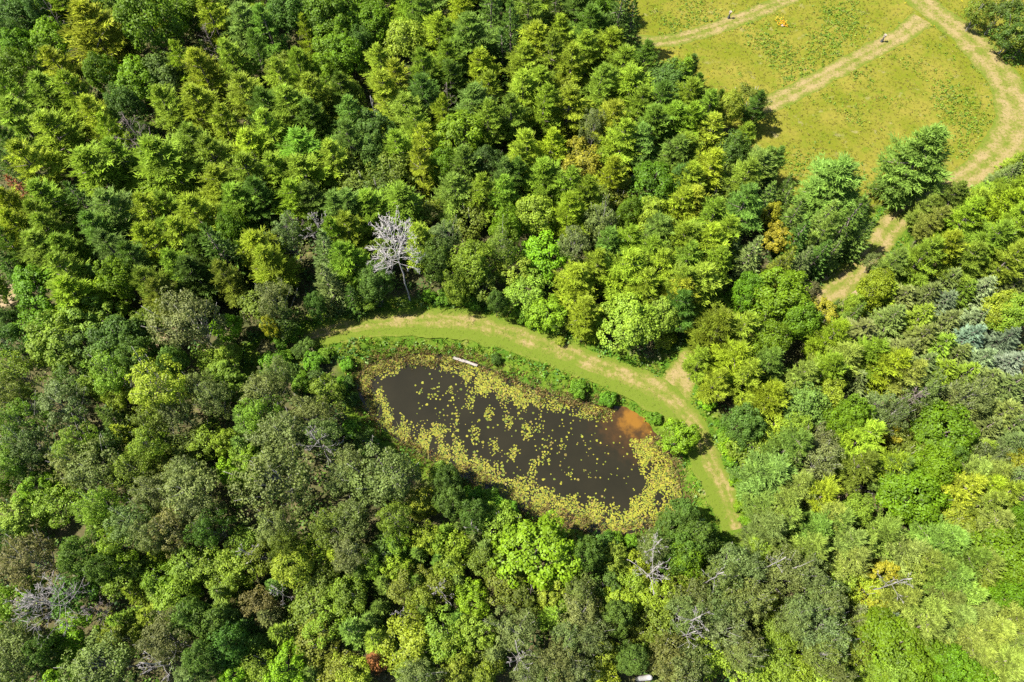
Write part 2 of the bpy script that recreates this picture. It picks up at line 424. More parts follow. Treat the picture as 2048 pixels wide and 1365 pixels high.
# ------------------------------------------------------------------ tree prototypes (mesh data, shared by the copies)
def tint_of(idx, per, r, spread_leaf=.45):
    """per-leaf tint and warmth: mostly by spray, partly by leaf"""
    g = per[idx]
    return g
def pine(seed, H=16.0, R=4.0, cb=.16, nwh=15, nbr=6, plume=13, w=.17, L=.62):
    r = np.random.default_rng(seed)
    roots, dirs, lens, tints = [], [], [], []
    limbs = [([(0, 0, -.3), (.05, 0, H * .3), (0.1, .05, H * .65), (0.05, 0.1, H * .97)], [H * .016, H * .013, H * .008, .03])]
    lop = r.uniform(0, 6.28); lopk = r.uniform(.05, .2)
    for k in range(nwh):
        f = k / (nwh - 1)
        z0 = H * (cb + (0.97 - cb) * f ** .92)
        prof = (1 - f ** 1.85) ** .85 * (.66 + .34 * min(1, f * 4)) + .05
        a0 = r.uniform(0, 6.28)
        for j in range(nbr):
            a = a0 + j * 6.283 / nbr + r.normal() * .25
            if r.random() < .10: continue
            bl = R * prof * r.uniform(.70, 1.14) * (1 + lopk * math.cos(a - lop))
            el = math.radians(2 + 42 * f ** 1.6 + r.normal() * 7)
            h = np.array((math.cos(a), math.sin(a), 0)); sd = np.array((-h[1], h[0], 0))
            tip = h * bl * math.cos(el) + np.array((0, 0, bl * math.sin(el) + .12 * bl))
            if k % 2 == 0 and j % 2 == 0:
                limbs.append(([(0, 0, z0), tuple(np.array((0, 0, z0)) + tip * .5 - np.array((0, 0, .04 * bl))), tuple(np.array((0, 0, z0)) + tip * .9)], [.07, .05, .02]))
            btint = np.clip(r.normal(.5, .22), 0, 1); bwarm = np.clip(r.normal(.25, .35), 0, 1)
            npl = max(2, int(bl * 1.25))
            for q in range(npl):
                u = .28 + .72 * (q + r.uniform(.2, 1)) / npl
                for s in ((0,) if q == npl - 1 else (-1, 1, 0) if r.random() < .6 else (-1, 1)):
                    lat = s * bl * r.uniform(.14, .34) * (1.15 - u)* 1.5
                    c = np.array((0, 0, z0)) + tip * u + sd * lat - np.array((0, 0, abs(lat) * .12 + .1 * bl * u * (1 - u)))
                    dd = unit((h * .8 + sd * s * .75 + np.array((0, 0, .28 + .5 * f)))[None])[0]
                    n = plume
                    rt = c + dd * r.uniform(-.85, .40, (n, 1)) + r.normal(size=(n, 3)) * (.17, .17, .08)
                    dn = unit(dd * .8 + r.normal(size=(n, 3)) * .42 + np.array((0, 0, .15)))
                    roots.append(rt); dirs.append(dn); lens.append(r.uniform(.7, 1.15, n) * L)
                    t = np.clip(btint + r.normal(size=n) * .16 + r.normal() * .12, 0, 1.2)
                    tints.append(np.stack([t, np.clip(bwarm + r.normal(size=n) * .2, 0, 1)], 1))
    roots = np.concatenate(roots); dirs = np.concatenate(dirs); lens = np.concatenate(lens); tints = np.concatenate(tints)
    V, T, idx = blades(roots, dirs, lens, np.full(len(roots), w) * r.uniform(.7, 1.3, len(roots)), r, .75)
    return tri_mesh('pine_crown', V, T, tint=tints[idx]), tri_mesh('pine_trunk', *tubes(limbs, 6), smooth=True), H, R
def spruce(seed, H=12.0, R=2.6, cb=.06, nwh=19, nbr=9, droop=.25, per=11):
    r = np.random.default_rng(seed)
    roots, dirs, lens, tints = [], [], [], []
    limbs = [([(0, 0, -.3), (0, 0, H * .5), (0, 0, H * .99)], [H * .013, H * .008, .02])]
    for k in range(nwh):
        f = k / (nwh - 1)
        z0 = H * (cb + (.985 - cb) * f)
        prof = (1 - f) ** .85 + .035
        a0 = r.uniform(0, 6.28)
        nb = max(4, int(nbr * (.6 + .4 * (1 - f))))
        for j in range(nb):
            a = a0 + j * 6.283 / nb + r.normal() * .15
            bl = R * prof * r.uniform(.78, 1.12)
            h = np.array((math.cos(a), math.sin(a), 0)); sd = np.array((-h[1], h[0], 0))
            bt = np.clip(r.normal(.5, .2), 0, 1)
            if k % 3 == 0 and j % 2 == 0:
                limbs.append(([(0, 0, z0), tuple(np.array((0, 0, z0)) + h * bl * .8 - np.array((0, 0, droop * bl * .6)))], [.05, .02]))
            n = max(8, int(per * (bl + .4)))
            u = r.uniform(.2, 1, n) ** .8
            lat = r.uniform(-1, 1, n) * .42 * bl * (1.1 - u)
            c = np.array((0, 0, z0)) + h * (u * bl)[:, None] + sd * lat[:, None]
            c[:, 2] += -droop * bl * np.sin(u * 2.2) + .12 * bl * u ** 3 - np.abs(lat) * .15
            d = unit(h * .75 + sd * (lat / (.2 * bl + .1))[:, None] * .5 + np.array((0, 0, .25 + .5 * f)) + r.normal(size=(n, 3)) * .3)
            roots.append(c); dirs.append(d); lens.append(r.uniform(.36, .62, n))
            tints.append(np.stack([np.clip(bt + r.normal(size=n) * .2 + (u > .85) * .25, 0, 1.3), np.clip(r.normal(.3, .3, n), 0, 1)], 1))
    n = 40
    roots.append(np.tile((0, 0, H * .95), (n, 1)) + r.normal(size=(n, 3)) * (.05, .05, .25)); dirs.append(unit(r.normal(size=(n, 3)) * .6 + (0, 0, 1)))
    lens.append(np.full(n, .4)); tints.append(np.tile((.7, .3), (n, 1)))
    roots = np.concatenate(roots); dirs = np.concatenate(dirs); lens = np.concatenate(lens); tints = np.concatenate(tints)
    V, T, idx = blades(roots, dirs, lens, np.full(len(roots), .17) * r.uniform(.7, 1.3, len(roots)), r, .7)
    return tri_mesh('spruce_crown', V, T, tint=tints[idx]), tri_mesh('spruce_trunk', *tubes(limbs, 6), smooth=True), H, R
def broad(seed, H, R, cb, nl, rl, nleaf, ls, elong=1.0, irr=.18, nlimb=9, low=-.35, shell=.55, trunk_r=.014, upl=.25, stems=1):
    r = np.random.default_rng(seed)
    zc, hz = H * (1 + cb) / 2, H * (1 - cb) / 2
    ph = r.uniform(0, 6.28, 6); fr = rand_unit(r, 6) * 3.2
    C, Lt, Nn, Ti, lobes = [], [], [], [], []
    k = 0
    while k < nl:
        d = rand_unit(r, 1)[0]
        if d[2] < low: continue
        k += 1
        bump = 1 + irr * np.mean(np.cos(fr @ d * 1.0 + ph)) * 2.2
        fac = r.uniform(shell, 1.0)
        rr = rl * R * r.uniform(.7, 1.3)
        c = np.array((d[0] * (R - rr * .6), d[1] * (R - rr * .6), d[2] * (hz - rr * .5))) * fac * bump + (0, 0, zc)
        lobes.append(c)
        n = int(nleaf * r.uniform(.75, 1.25))
        u = rand_unit(r, n)
        bad = u @ d < -.35; u[bad] *= -1
        rad = rr * r.uniform(.72, 1.06, n)
        p = c + u * rad[:, None] + d * ((u @ d) * rad * (elong - 1))[:, None]
        C.append(p); Nn.append(unit(u * .55 + d * .2 + r.normal(size=(n, 3)) * .38 + (0, 0, upl)))
        Lt.append(r.uniform(.7, 1.3, n) * ls)
        t0, w0 = r.normal(.5, .2), r.normal(.22, .3)
        Ti.append(np.stack([np.clip(t0 + r.normal(size=n) * .2, 0, 1.3), np.clip(w0 + r.normal(size=n) * .2, 0, 1)], 1))
    C = np.concatenate(C); Nn = np.concatenate(Nn); Lt = np.concatenate(Lt); Ti = np.concatenate(Ti)
    V, T, idx = leaves(C, Nn, Lt, r)
    limbs = []
    top = H * (cb + .55 * (1 - cb))
    for s in range(stems):
        o = r.normal(size=2) * (.12 * R if stems > 1 else 0)
        limbs.append(([(o[0] * .3, o[1] * .3, -.3), (o[0] * .6, o[1] * .6, H * cb * .7), (o[0], o[1], top), (o[0] * 1.3, o[1] * 1.3, H * .92)],
                      [H * trunk_r, H * trunk_r * .8, H * trunk_r * .5, .02]))
    order = r.permutation(len(lobes))[:nlimb]
    for i in order:
        c = lobes[i]
        z0 = max(H * cb * .6, c[2] - np.hypot(c[0], c[1]) * r.uniform(.7, 1.1) - .2 * H * (1 - cb))
        st = np.array((0, 0, z0)); mid = st * .45 + c * .55 + r.normal(size=3) * .04 * R - np.array((0, 0, .05 * R))
        limbs.append(([tuple(st), tuple(mid), tuple(c), tuple(c + (c - mid) * .45)], [H * trunk_r * .55, H * trunk_r * .38, H * trunk_r * .2, .02]))
    return tri_mesh('leaf_crown', V, T, tint=Ti[idx]), tri_mesh('leafy_tree_trunk', *tubes(limbs, 5), smooth=True), H, R

PROTO = {}
PROTO['P'] = [pine(100 + i, cb=(.14, .2, .12, .18, .16, .22)[i], nwh=(10, 9, 11, 10, 9, 10)[i], nbr=(5, 6, 5, 6, 5, 5)[i], plume=34, w=.135, L=.62) for i in range(6)]
PROTO['L'] = [pine(150 + i, H=14, R=4.2, cb=.12, nwh=10, nbr=6, plume=36, w=.14, L=.60) for i in range(3)]      # fuller pale pines
PROTO['S'] = [spruce(200 + i, nwh=(19, 17, 21)[i], nbr=(9, 10, 8)[i]) for i in range(3)]
PROTO['B'] = [spruce(220 + i, H=11, R=2.9, nwh=16, nbr=9, droop=.12, per=15) for i in range(3)]                # bushy plantation spruce
PROTO['D'] = [broad(300 + i, 11, 4.0, .14, 130, .20, 72, .31, irr=.22, low=-.3, upl=.35) for i in range(4)]
PROTO['M'] = [broad(340 + i, 10, 3.6, .12, 95, .19, 74, .33, elong=1.5, irr=.28, low=-.45, upl=.3) for i in range(4)]
PROTO['A'] = [broad(380 + i, 14, 4.0, .22, 120, .17, 58, .26, elong=1.15, irr=.32, low=-.55, nlimb=22, shell=.45, trunk_r=.010, upl=.15) for i in range(4)]
PROTO['O'] = [broad(420 + i, 8, 2.6, .10, 80, .22, 56, .25, elong=1.3, irr=.34, low=-.5, nlimb=8, upl=.2, trunk_r=.009, stems=2) for i in range(4)]
PROTO['H'] = [broad(460 + i, 2.4, 2.0, .0, 55, .26, 60, .24, irr=.3, low=-.1, nlimb=10, stems=3, trunk_r=.02) for i in range(3)]

# ------------------------------------------------------------------ the trees, read off the photograph in nine tiles
# each entry: x, y (middle of the crown), width, kind + colour; tile pixels are 1/2.923 photo pixel
TILES = {
(0, 0): """40,-40,230,Dd 180,-60,230,De 330,-50,220,Py 480,-60,230,Pg 640,-50,230,De 820,-60,240,Dd 1000,-50,230,De 1180,-60,230,Pg 1360,-50,220,Pb 1530,-60,230,Pg
1720,-60,240,Dd 1900,-60,240,De 2040,-50,230,De 90,90,230,Dd 235,60,150,Dd 130,280,200,De 300,230,230,De 60,200,160,Dd 110,430,230,De 20,330,120,Ok 570,200,340,Py 370,40,170,Py
700,120,140,Pl 880,150,340,De 1130,80,220,De 1250,120,190,Py 1440,150,230,Pb 1570,180,190,Pb 1500,320,130,Pb 1690,60,240,Dd 1930,110,300,De
1960,290,250,De 1900,430,190,De 1790,210,110,Py 370,420,220,Py 600,440,190,De 270,560,250,Pg 430,560,220,Pg 790,470,260,De 950,440,240,Dd
1090,370,160,Py 1200,440,210,Py 1350,350,190,Pg 1440,560,230,Py 1640,500,190,Py 1740,420,180,Pg 1850,570,230,Pg 2000,560,170,Pd 80,560,160,Py
110,700,260,Pg 560,690,200,Py 650,800,170,Py 740,610,190,Dd 1000,640,220,Pg 1180,620,250,Pg 1320,740,200,Py 1560,640,220,Pd 1700,660,250,Pg
1850,720,220,Pd 340,800,280,Pg 170,950,230,Py 60,850,160,Pd 50,970,150,Sd 130,1130,150,Rr 570,990,330,Pg 700,940,220,Pg 960,950,330,Pg 1130,850,230,Pg
1250,920,220,Pg 1480,890,230,Py 1600,780,220,Pg 1750,880,300,Pg 1450,1050,250,Pg 1640,1020,220,Pg 1800,1040,290,Pg 1960,950,210,Pg 1300,1110,250,Pg
300,1170,250,Pg 100,1250,220,Py 280,1290,190,Pg 500,1200,210,Sd 660,1250,250,Pb 880,1250,210,Py 1010,1250,190,Pg 1150,1270,250,Py 1390,1190,250,Pg
1560,1290,130,Kk 1850,1190,210,Pd 1990,1240,210,Pb 1370,1330,170,De 1540,1180,200,Pd 1720,1180,200,Pg""",
(680, 0): """180,-60,230,De 340,-60,220,Pg 520,-60,230,Pb 700,-60,230,Py 860,-70,220,Sd 1030,-60,230,Pd 1200,-60,220,Pg 1380,-60,220,Pd 1540,-60,210,Pd 60,120,250,De 200,150,230,De 40,340,230,De 120,260,160,Dd 420,50,200,Pg 490,110,190,Pb 390,230,240,Dy 570,200,230,Py 700,110,190,Py
630,250,180,Pg 770,240,280,Pb 880,80,220,Sd 1000,190,220,Sd 790,50,120,Sd 1110,80,210,Pb 1250,90,170,Sd 1390,60,210,Pd 1500,60,160,De 1620,80,230,Sd
1700,150,180,Sd 1480,170,220,Pd 1150,260,240,Py 1290,220,180,Py 1230,340,190,Pg 1090,380,210,Py 1340,380,200,Pg 250,380,200,Py 340,470,200,Py 500,430,190,Pg
650,370,200,Pg 820,420,210,Py 650,470,170,Pd 870,540,200,Py 960,310,180,Sd 1440,330,220,Pg 1570,300,240,Pg 1780,330,240,Pd 1650,410,240,Pg 1520,500,220,Pg
1700,530,280,Pg 1950,350,210,Dy 1930,480,240,Dd 2010,290,160,Py 1040,480,100,My 1060,560,230,Py 1180,510,210,Pg 1340,540,130,My 1330,640,240,Py 1180,640,200,Pg
1010,680,190,Po 270,570,220,Py 400,660,240,Pg 500,560,210,Pd 450,760,190,Pg 600,690,150,Py 800,620,250,Pb 860,720,210,Pg 40,560,200,Dy 60,700,200,Pb
200,780,220,Dd 60,850,210,Pb 180,890,190,Dd 1480,740,150,Aw 1600,720,220,Py 1640,830,200,Py 1740,640,210,Pg 1860,620,230,Pd 1830,760,240,Pb 1960,730,240,Pg
690,820,290,De 590,980,170,De 480,860,190,Py 470,970,170,Py 720,1000,210,Pb 850,960,190,Dd 950,1040,170,Pb 1100,900,220,Py 1220,870,180,Py 1060,990,180,Pg
1420,950,230,YY 60,950,190,Oo 200,960,210,Oo 310,1030,240,Oo 100,1090,220,Oo 230,1110,230,Od 60,1230,210,Pb 370,1200,290,Pg 190,1240,220,Pg 530,1260,180,Oo
680,1120,250,Pb 840,1150,210,Pg 760,1260,230,Oo 940,1160,190,Pg 1050,1060,190,Pd 1200,1080,250,Pg 1130,1250,240,Dy 1000,1330,170,De 1340,1120,210,Pg
1450,1140,200,Pg 1530,1180,180,Oo 1600,1040,200,Py 1640,1150,190,Oo 1750,850,220,Pb 1830,1080,300,De 1950,920,230,Pb 1990,1060,170,Dd 1520,1300,210,Aw
1830,1270,220,Dy 1840,1350,180,Pb 1680,1250,160,De 1990,1230,210,Py 1330,1260,200,Pg 350,880,190,Pg""",
(1348, 0): """110,330,200,Pd 60,430,220,Pg 80,570,220,Pg 190,440,170,Pd 200,650,190,Pg 300,640,170,Dy 270,560,150,Pd 450,590,190,Oo 560,680,190,Pd 90,740,200,Pg
200,800,230,Py 60,900,220,Pg 200,1000,240,Py 470,750,220,Pg 580,790,210,Pb 500,910,320,Pb 400,1060,230,Pg 640,860,170,Pb 710,1040,150,Sd 60,1080,220,Py
330,900,200,Dd 310,1060,190,Oo 250,1150,200,Oo 80,1220,210,Py 400,1210,220,Pb 210,1300,220,Pg 540,1170,180,Sb 660,1150,190,Sb 560,1250,110,YY 700,1270,220,Sb
960,1060,385,Lb 1170,1210,150,Sd 1010,1290,250,Sd 880,1290,200,Sb 1452,925,425,Lb 1990,1000,210,Bw 1890,1080,220,Bg 1790,1110,190,Bw 1960,1160,240,Pg
1650,1160,180,Pb 1750,1180,200,Pg 1550,1260,210,Pl 1900,1230,220,Py 1990,1310,180,Py 1700,1300,210,Pg 1450,1250,200,Pl 2030,900,190,Bg
1790,60,210,Oo 1930,60,270,Od 1900,210,270,Od 2010,320,190,Sd 2030,170,200,Oo""",
(0, 450): """130,60,220,Py 280,140,250,Pg 50,120,160,Pd 430,160,230,Pg 330,50,200,Pg 600,50,210,Pb 650,160,200,Pb 800,230,210,Pd 900,130,240,Py 1010,90,210,Pg
1100,80,230,Py 1180,170,200,Pd 1300,160,270,Sd 1390,40,170,De 1530,140,240,Py 1600,240,220,Pg 1690,60,190,Aw 1900,170,220,Sw 1920,330,220,Sw 1980,80,160,Pg
2010,210,180,Pg 210,390,260,Me 400,300,250,Pg 460,410,250,Py 720,320,220,De 590,310,150,Sb 870,360,220,Po 1050,260,210,Pg 950,430,190,Po 1150,310,210,Pd
1330,320,170,Po 40,230,160,Sd 220,580,220,Me 310,690,290,Mg 470,560,250,Mg 630,560,210,Mg 510,690,240,Md 700,680,300,Dd 800,770,220,Dd 1120,560,360,Aw
1330,590,150,Mn 1490,470,200,Oo 1590,430,210,Aw 1660,560,190,Od 1600,600,100,YY 1830,470,190,Dd 60,700,210,Od 100,850,250,Ag 70,1000,210,Aw 640,870,250,Ag
930,970,330,Ay 900,1140,230,Ao 1050,1100,200,Aw 570,950,140,Mg 340,1050,280,Aw 440,900,200,Od 700,1030,150,Mg 120,1160,250,Ao 670,1130,170,Sd 720,1210,150,Sy
1240,800,170,Mg 1330,750,150,Mg 1290,880,200,Mg 1170,960,190,Aw 1240,1020,200,Aw 1330,960,180,Mg 1540,980,260,Aw 1620,900,190,Aw 1660,780,120,Hg
1760,740,120,Hd 1900,770,110,Hg 1985,930,100,Hg 1850,890,140,Hd 1500,1110,210,Ag 1800,1120,250,Aw 1420,1160,170,Sb 1680,1250,340,Aw 1900,1240,220,Aw
160,1290,250,Aw 450,1300,230,Ao 630,1290,190,Od 860,1290,220,Ag 980,1280,160,Sb 1080,1310,190,Oo 1200,1270,190,Og 1320,1270,140,My 1400,1310,170,Sb
1560,730,140,Hk 1600,810,190,Hg 1700,870,170,Hd 1640,700,120,Hg 1790,700,120,Hd 1840,800,150,Hg 1760,920,150,Hg 1720,650,110,Hg 1000,790,170,Dd 860,560,160,Oo""",
(680, 450): """50,60,230,Pg 80,230,200,Pg 60,400,200,Sd 150,420,200,Og 210,330,200,Dd 570,190,210,Dd 470,100,200,Pg 600,90,170,Aw 760,240,260,Dg
670,330,190,Dg 830,350,200,Oo 900,430,170,Dd 950,120,200,Ao 1170,200,250,Mn 1040,260,190,My 1090,400,220,Mg 1210,510,190,Mn 1370,340,250,Py 1440,500,280,Py
1400,640,160,Py 1370,120,190,Aw 1560,150,200,Pb 1680,120,200,Pg 1500,250,200,Pg 1690,290,260,Py 1760,390,240,Py 1860,70,240,Pb 1800,190,210,Pg 1960,100,210,Pg
1980,360,240,Pg 1880,270,210,Py 1690,580,320,Dg 1890,530,200,Dg 1970,470,190,Pd 1900,680,150,Hy 950,720,120,Hd 1450,910,200,Hg 1620,980,190,Hg 1990,1230,190,Mn
1850,1120,100,Hg 610,430,120,Hg 520,420,100,Hg 40,810,100,Hg 40,920,110,Hd 70,1010,100,Hd 60,1200,130,Hg 150,1280,180,Hd 690,420,150,Hg 780,450,140,Hg 1150,560,130,Hn
1060,520,140,Hg 1300,700,110,Hy""",
(1348, 450): """80,100,280,Pg 200,130,220,Py 60,240,200,Pg 160,330,260,Py 60,420,220,Py 300,60,200,Pg 330,160,180,Sw 430,190,210,Sw 260,250,200,Pg 590,80,150,YY
700,80,190,Sd 750,230,160,Sw 640,220,140,So 590,280,190,So 870,50,130,Pl 950,150,230,Sb 1080,60,180,Sb 840,180,180,Sd 600,430,350,De 720,570,220,De 550,690,230,De
290,460,190,Hg 430,400,190,De 250,630,260,Po 150,790,230,Py 330,800,260,Py 390,640,210,Py 250,900,190,Py 560,830,190,Pb 430,900,210,Pg 880,530,210,YY 890,650,180,Py
1180,330,270,DY 1140,210,130,Ow 1040,520,120,Sb 900,410,90,Sb 970,420,70,Sb 800,370,110,Hk 1320,150,220,Pl 1450,190,210,Pg 1560,180,210,Py 1700,200,200,Po 1830,120,240,Pg
1960,60,210,Pg 1930,230,210,Pg 2000,340,200,Pb 1600,320,210,Bw 1790,390,210,Bs 1680,390,190,Bg 1480,420,210,Bw 1340,420,220,Bw 1230,390,190,Bg 1560,450,200,Bs
1280,540,200,Bw 1440,540,210,Bg 1590,560,200,Bw 1780,550,200,Bs 1900,480,190,Dy 1980,530,190,Dy 1730,650,200,Bs 1470,650,210,Bw 1360,720,190,Bw 1560,700,210,Bg
1650,760,210,Bw 1800,790,210,Bs 1930,680,200,Bs 1970,800,190,Bs 1100,640,280,Pb 1150,770,280,Lg 980,800,270,Ll 900,870,210,Pg 1060,920,230,Pg 1250,830,220,Py
1340,880,200,Pl 1450,830,190,Bw 1560,860,210,Bg 1690,880,210,Bg 1830,900,210,Bw 1740,980,230,Aw 1960,940,210,Bw 1450,950,210,Aw 1180,1080,200,Aw 1250,1130,190,Aw
1930,1090,240,Bw 1830,1190,210,Bw 1990,1170,190,Bw 1990,1280,200,Bw 760,1060,270,Db 900,1020,190,Dy 1030,1110,210,De 940,1150,200,De 550,1000,210,Py 710,900,210,Pl
400,1160,220,Dd 560,1210,200,My 660,1290,210,Pb 850,1290,220,Aw 720,1190,170,Dg 1090,1250,220,Py 1230,1190,170,YY 1310,1250,170,Oo 1560,1220,350,De 1810,1320,200,Bg
1380,1340,190,Oo 170,1100,160,Hn 220,1180,160,Hg 280,1260,170,Hg 350,1320,190,Hn 130,970,130,Hg 440,1300,190,Og 1060,400,160,Dy 1580,1040,190,Bw 1650,1000,190,Bw 1520,1000,180,Bw""",
(0, 898): """60,80,240,Ag 430,90,250,Aw 560,130,310,Aw 200,110,220,Od 790,130,220,Ao 950,80,210,Oo 1080,150,250,Aw 1130,250,340,Aw 880,230,230,Aw 1640,190,420,Aw
1620,430,240,Aw 1350,150,150,Yn 1430,80,190,Mg 1990,190,220,Aw 1950,450,250,Ao 230,240,190,Mn 150,400,220,Mg 340,310,220,Og 500,370,190,Sb 590,340,220,Ag
780,420,260,Aw 1000,480,260,Aw 880,520,230,Aw 1220,450,210,Ad 1150,360,200,Aw 700,560,220,Ag 140,650,310,Ak 500,620,230,Dd 610,700,200,Dd 430,850,230,Od
190,810,120,Yn 720,740,220,Og 800,690,190,Oo 920,640,130,Sy 930,770,180,Og 1100,700,210,Og 1210,680,210,Og 1340,780,190,Og 1060,830,200,Og 800,850,150,Sg
920,850,160,Sb 1310,840,180,Sb 1310,930,190,Sb 870,990,190,Sg 730,1000,190,Sg 690,1070,190,Oo 750,1110,190,Oo 1000,920,200,Og 420,1110,210,Mn 100,1150,340,Aw
80,1290,260,Aw 250,1200,200,Dd 400,1320,190,Mn 600,1260,340,Aw 960,1130,290,Ak 1120,990,220,Dd 1280,1030,240,Dd 1310,1160,240,Dd 1220,1250,210,Dd 1100,1330,220,Aw
1700,690,240,Dy 1560,640,200,Oo 1850,600,190,Oy 1490,910,190,Ok 1570,1000,170,Sw 1470,1020,160,Sb 1500,1150,170,Sb 1650,1080,190,Sg 1580,800,110,Sb 1830,920,250,Oo
1900,780,210,Oo 1990,850,190,Og 1830,1140,250,Oo 1900,1060,200,Og 1520,1250,210,Oo 1690,1280,220,Mn 1810,1310,140,Sb 1980,1310,220,Oo 1380,1310,160,Mn 1970,620,180,Sg
1420,560,190,Og 1390,680,200,Og 1690,560,180,Ao 40,900,190,Og 40,500,190,Od""",
(680, 898): """290,150,370,Aw 60,120,210,Aw 490,330,180,YY 310,390,210,Ao 80,420,250,Aw 60,600,230,Aw 590,130,150,Og 650,190,170,Dd 640,310,190,Dd 780,280,160,Hg
870,290,200,Hg 900,350,190,Hg 780,370,170,Dd 940,420,220,Og 990,340,150,Hg 1150,570,410,Mn 620,480,150,Sg 690,470,110,Sb 400,550,100,Sb 450,600,140,Sb 580,650,120,Sb
650,670,130,Sb 780,520,130,Sw 850,580,170,Sb 500,520,160,Oy 690,590,170,Oy 630,710,190,Oy 850,660,190,Oo 270,600,200,Od 350,690,160,My 110,740,150,Sb 460,780,140,Sb
680,780,140,Sb 250,780,150,Sb 90,860,210,Oo 390,800,200,Oo 470,880,170,Oo 190,680,160,Og 770,870,180,Mn 960,790,250,Oo 1050,890,210,Oo 1230,830,190,Mg 1330,720,190,Oo
1430,830,190,Aw 1420,980,260,Aw 1450,1080,220,Aw 1360,1120,200,Aw 1040,1050,260,Aw 1260,1250,250,Aw 1180,1330,210,Aw 890,1210,180,Sw 800,1080,210,Mg 600,1100,240,Og
650,1180,200,Og 400,1130,290,Oy 430,1250,220,Oo 220,1120,190,Sg 80,1060,210,Sb 160,1010,170,Sb 220,920,130,Sb 500,960,140,Sb 680,990,140,Sb 200,1240,130,Rr 80,1280,200,Oy
450,1310,230,Aw 690,1320,190,Mg 830,1310,200,Oo 1100,1310,220,Aw 1540,600,210,Hd 1450,620,200,Dd 1600,540,170,Hg 1690,500,150,Hg 1660,650,130,Sg 1620,640,150,Mg
1950,430,260,Dd 1980,620,230,Dd 1830,600,190,Aw 1750,710,180,My 1710,800,170,Og 1650,890,220,My 1840,880,210,My 1850,1030,250,Oo 1730,1060,190,Oo 1600,1000,190,Dd 1550,800,190,Od
1540,1200,190,Oy 1530,1310,200,Oy 1700,1250,170,Dd 1790,1220,130,Mg 1920,1240,270,Aw 1930,1330,240,Aw 2000,960,220,Aw 1340,930,150,Og 1380,1260,200,Aw 560,800,160,Oo 1240,960,190,Sg
350,560,150,Og 560,540,140,Og""",
(1348, 898): """70,360,260,Dd 120,530,230,Dd 80,630,210,De 100,730,190,Oo 330,170,170,Hn 380,250,170,Hg 300,90,150,Hg 380,340,150,Hn 420,420,150,Hn 560,170,330,Ll
720,230,210,Pl 480,330,250,Pl 650,340,210,Pl 830,290,260,Py 870,390,210,Pl 560,480,220,Pw 640,440,170,Pl 820,490,280,Lb 910,450,190,Pl 780,590,210,Pl 700,530,180,Og
530,570,170,Mg 630,590,140,Mn 850,70,240,Aw 950,160,120,Sb 1070,110,210,Po 1240,90,200,Py 1290,130,180,Pb 1050,350,180,Dg 1350,250,360,De 1480,100,230,De 1700,130,290,Ll
1560,30,190,Dd 1850,80,210,Aw 1620,340,180,YY 1690,240,210,Py 1800,250,230,Py 1850,170,200,Pl 1970,190,190,Aw 1990,110,170,YY 1900,300,200,Py 1760,340,210,Pl 1630,420,190,Oy
1970,390,160,De 1810,450,220,Pl 1200,510,310,Ll 1080,560,210,Ll 1050,660,210,Pl 1300,620,250,Ll 990,570,190,Pl 1560,560,330,Lb 1690,630,220,Lb 1510,690,210,Pl 1620,750,220,Pl
1430,650,190,Pl 1770,700,210,Pl 1930,620,340,De 2000,760,210,De 1950,860,200,De 1960,500,190,De 1190,720,190,YY 1130,830,200,Oy 1190,880,170,YY 950,740,190,Og 1420,810,200,Oo
1330,880,230,Ll 1250,830,170,Oo 340,680,270,Aw 290,760,200,Aw 430,720,200,Aw 650,720,270,Aw 780,750,220,Aw 850,830,260,Aw 920,910,200,Aw 760,950,240,Aw 850,1050,280,Aw
920,1140,210,Aw 850,1200,210,Aw 700,1010,190,Aw 350,900,260,Aw 450,870,220,Aw 230,930,220,Aw 280,1060,240,Aw 370,1130,220,Aw 400,1220,200,Aw 110,890,230,Aw 560,930,190,Oo
590,1050,190,Oo 50,760,190,Oo 1060,940,150,Sw 1060,1020,120,Bw 1230,1000,170,Ss 1160,1230,180,Sw 1080,1150,170,Oo 1140,1060,170,Oy 1020,1170,160,Oo 1300,1150,390,De
1450,1190,230,De 1390,1290,240,De 1250,1280,210,Dg 1570,1250,240,De 1700,1330,240,De 1450,950,290,Ll 1600,1000,330,Ll 1750,960,230,Ll 1850,1090,280,Ll 1680,1100,240,Ll
1550,880,210,Ll 1950,980,230,Ll 1850,1250,330,Ll 1980,1290,240,Ll 1960,1160,210,Ll 1400,1060,220,Pl 1760,850,190,Oy 1650,870,200,Pl 2000,1060,190,Pl 200,1200,240,Oy
80,1250,210,Aw 60,1340,200,Aw 450,1320,240,Oy 600,1170,220,Mg 620,1270,190,Og 720,1290,190,Oy 870,1310,260,Oy 960,1340,170,Aw 1150,1330,190,Sg 1700,1200,220,Pl"""}
COLORS = {'g': (.128, .194, .016), 'y': (.168, .222, .016), 'b': (.098, .160, .024), 'd': (.056, .104, .013), 'l': (.142, .194, .034), 'o': (.102, .138, .014),  # dark green also colours some crowns in cast shadow, shade put into their colour
          'w': (.108, .138, .036), 'Y': (.195, .200, .014), 'n': (.132, .235, .008), 'r': (.20, .075, .03), 's': (.126, .172, .088), 'k': (.105, .108, .035), 'e': (.076, .142, .004)}
CWORD = {'g': 'green', 'y': 'yellow-green', 'b': 'blue-green', 'd': 'dark green', 'l': 'pale green', 'o': 'olive', 'w': 'grey-green', 'Y': 'yellow', 'n': 'bright lime',
         'r': 'rusty red', 's': 'silvery', 'k': 'brownish', 'e': 'rich green'}
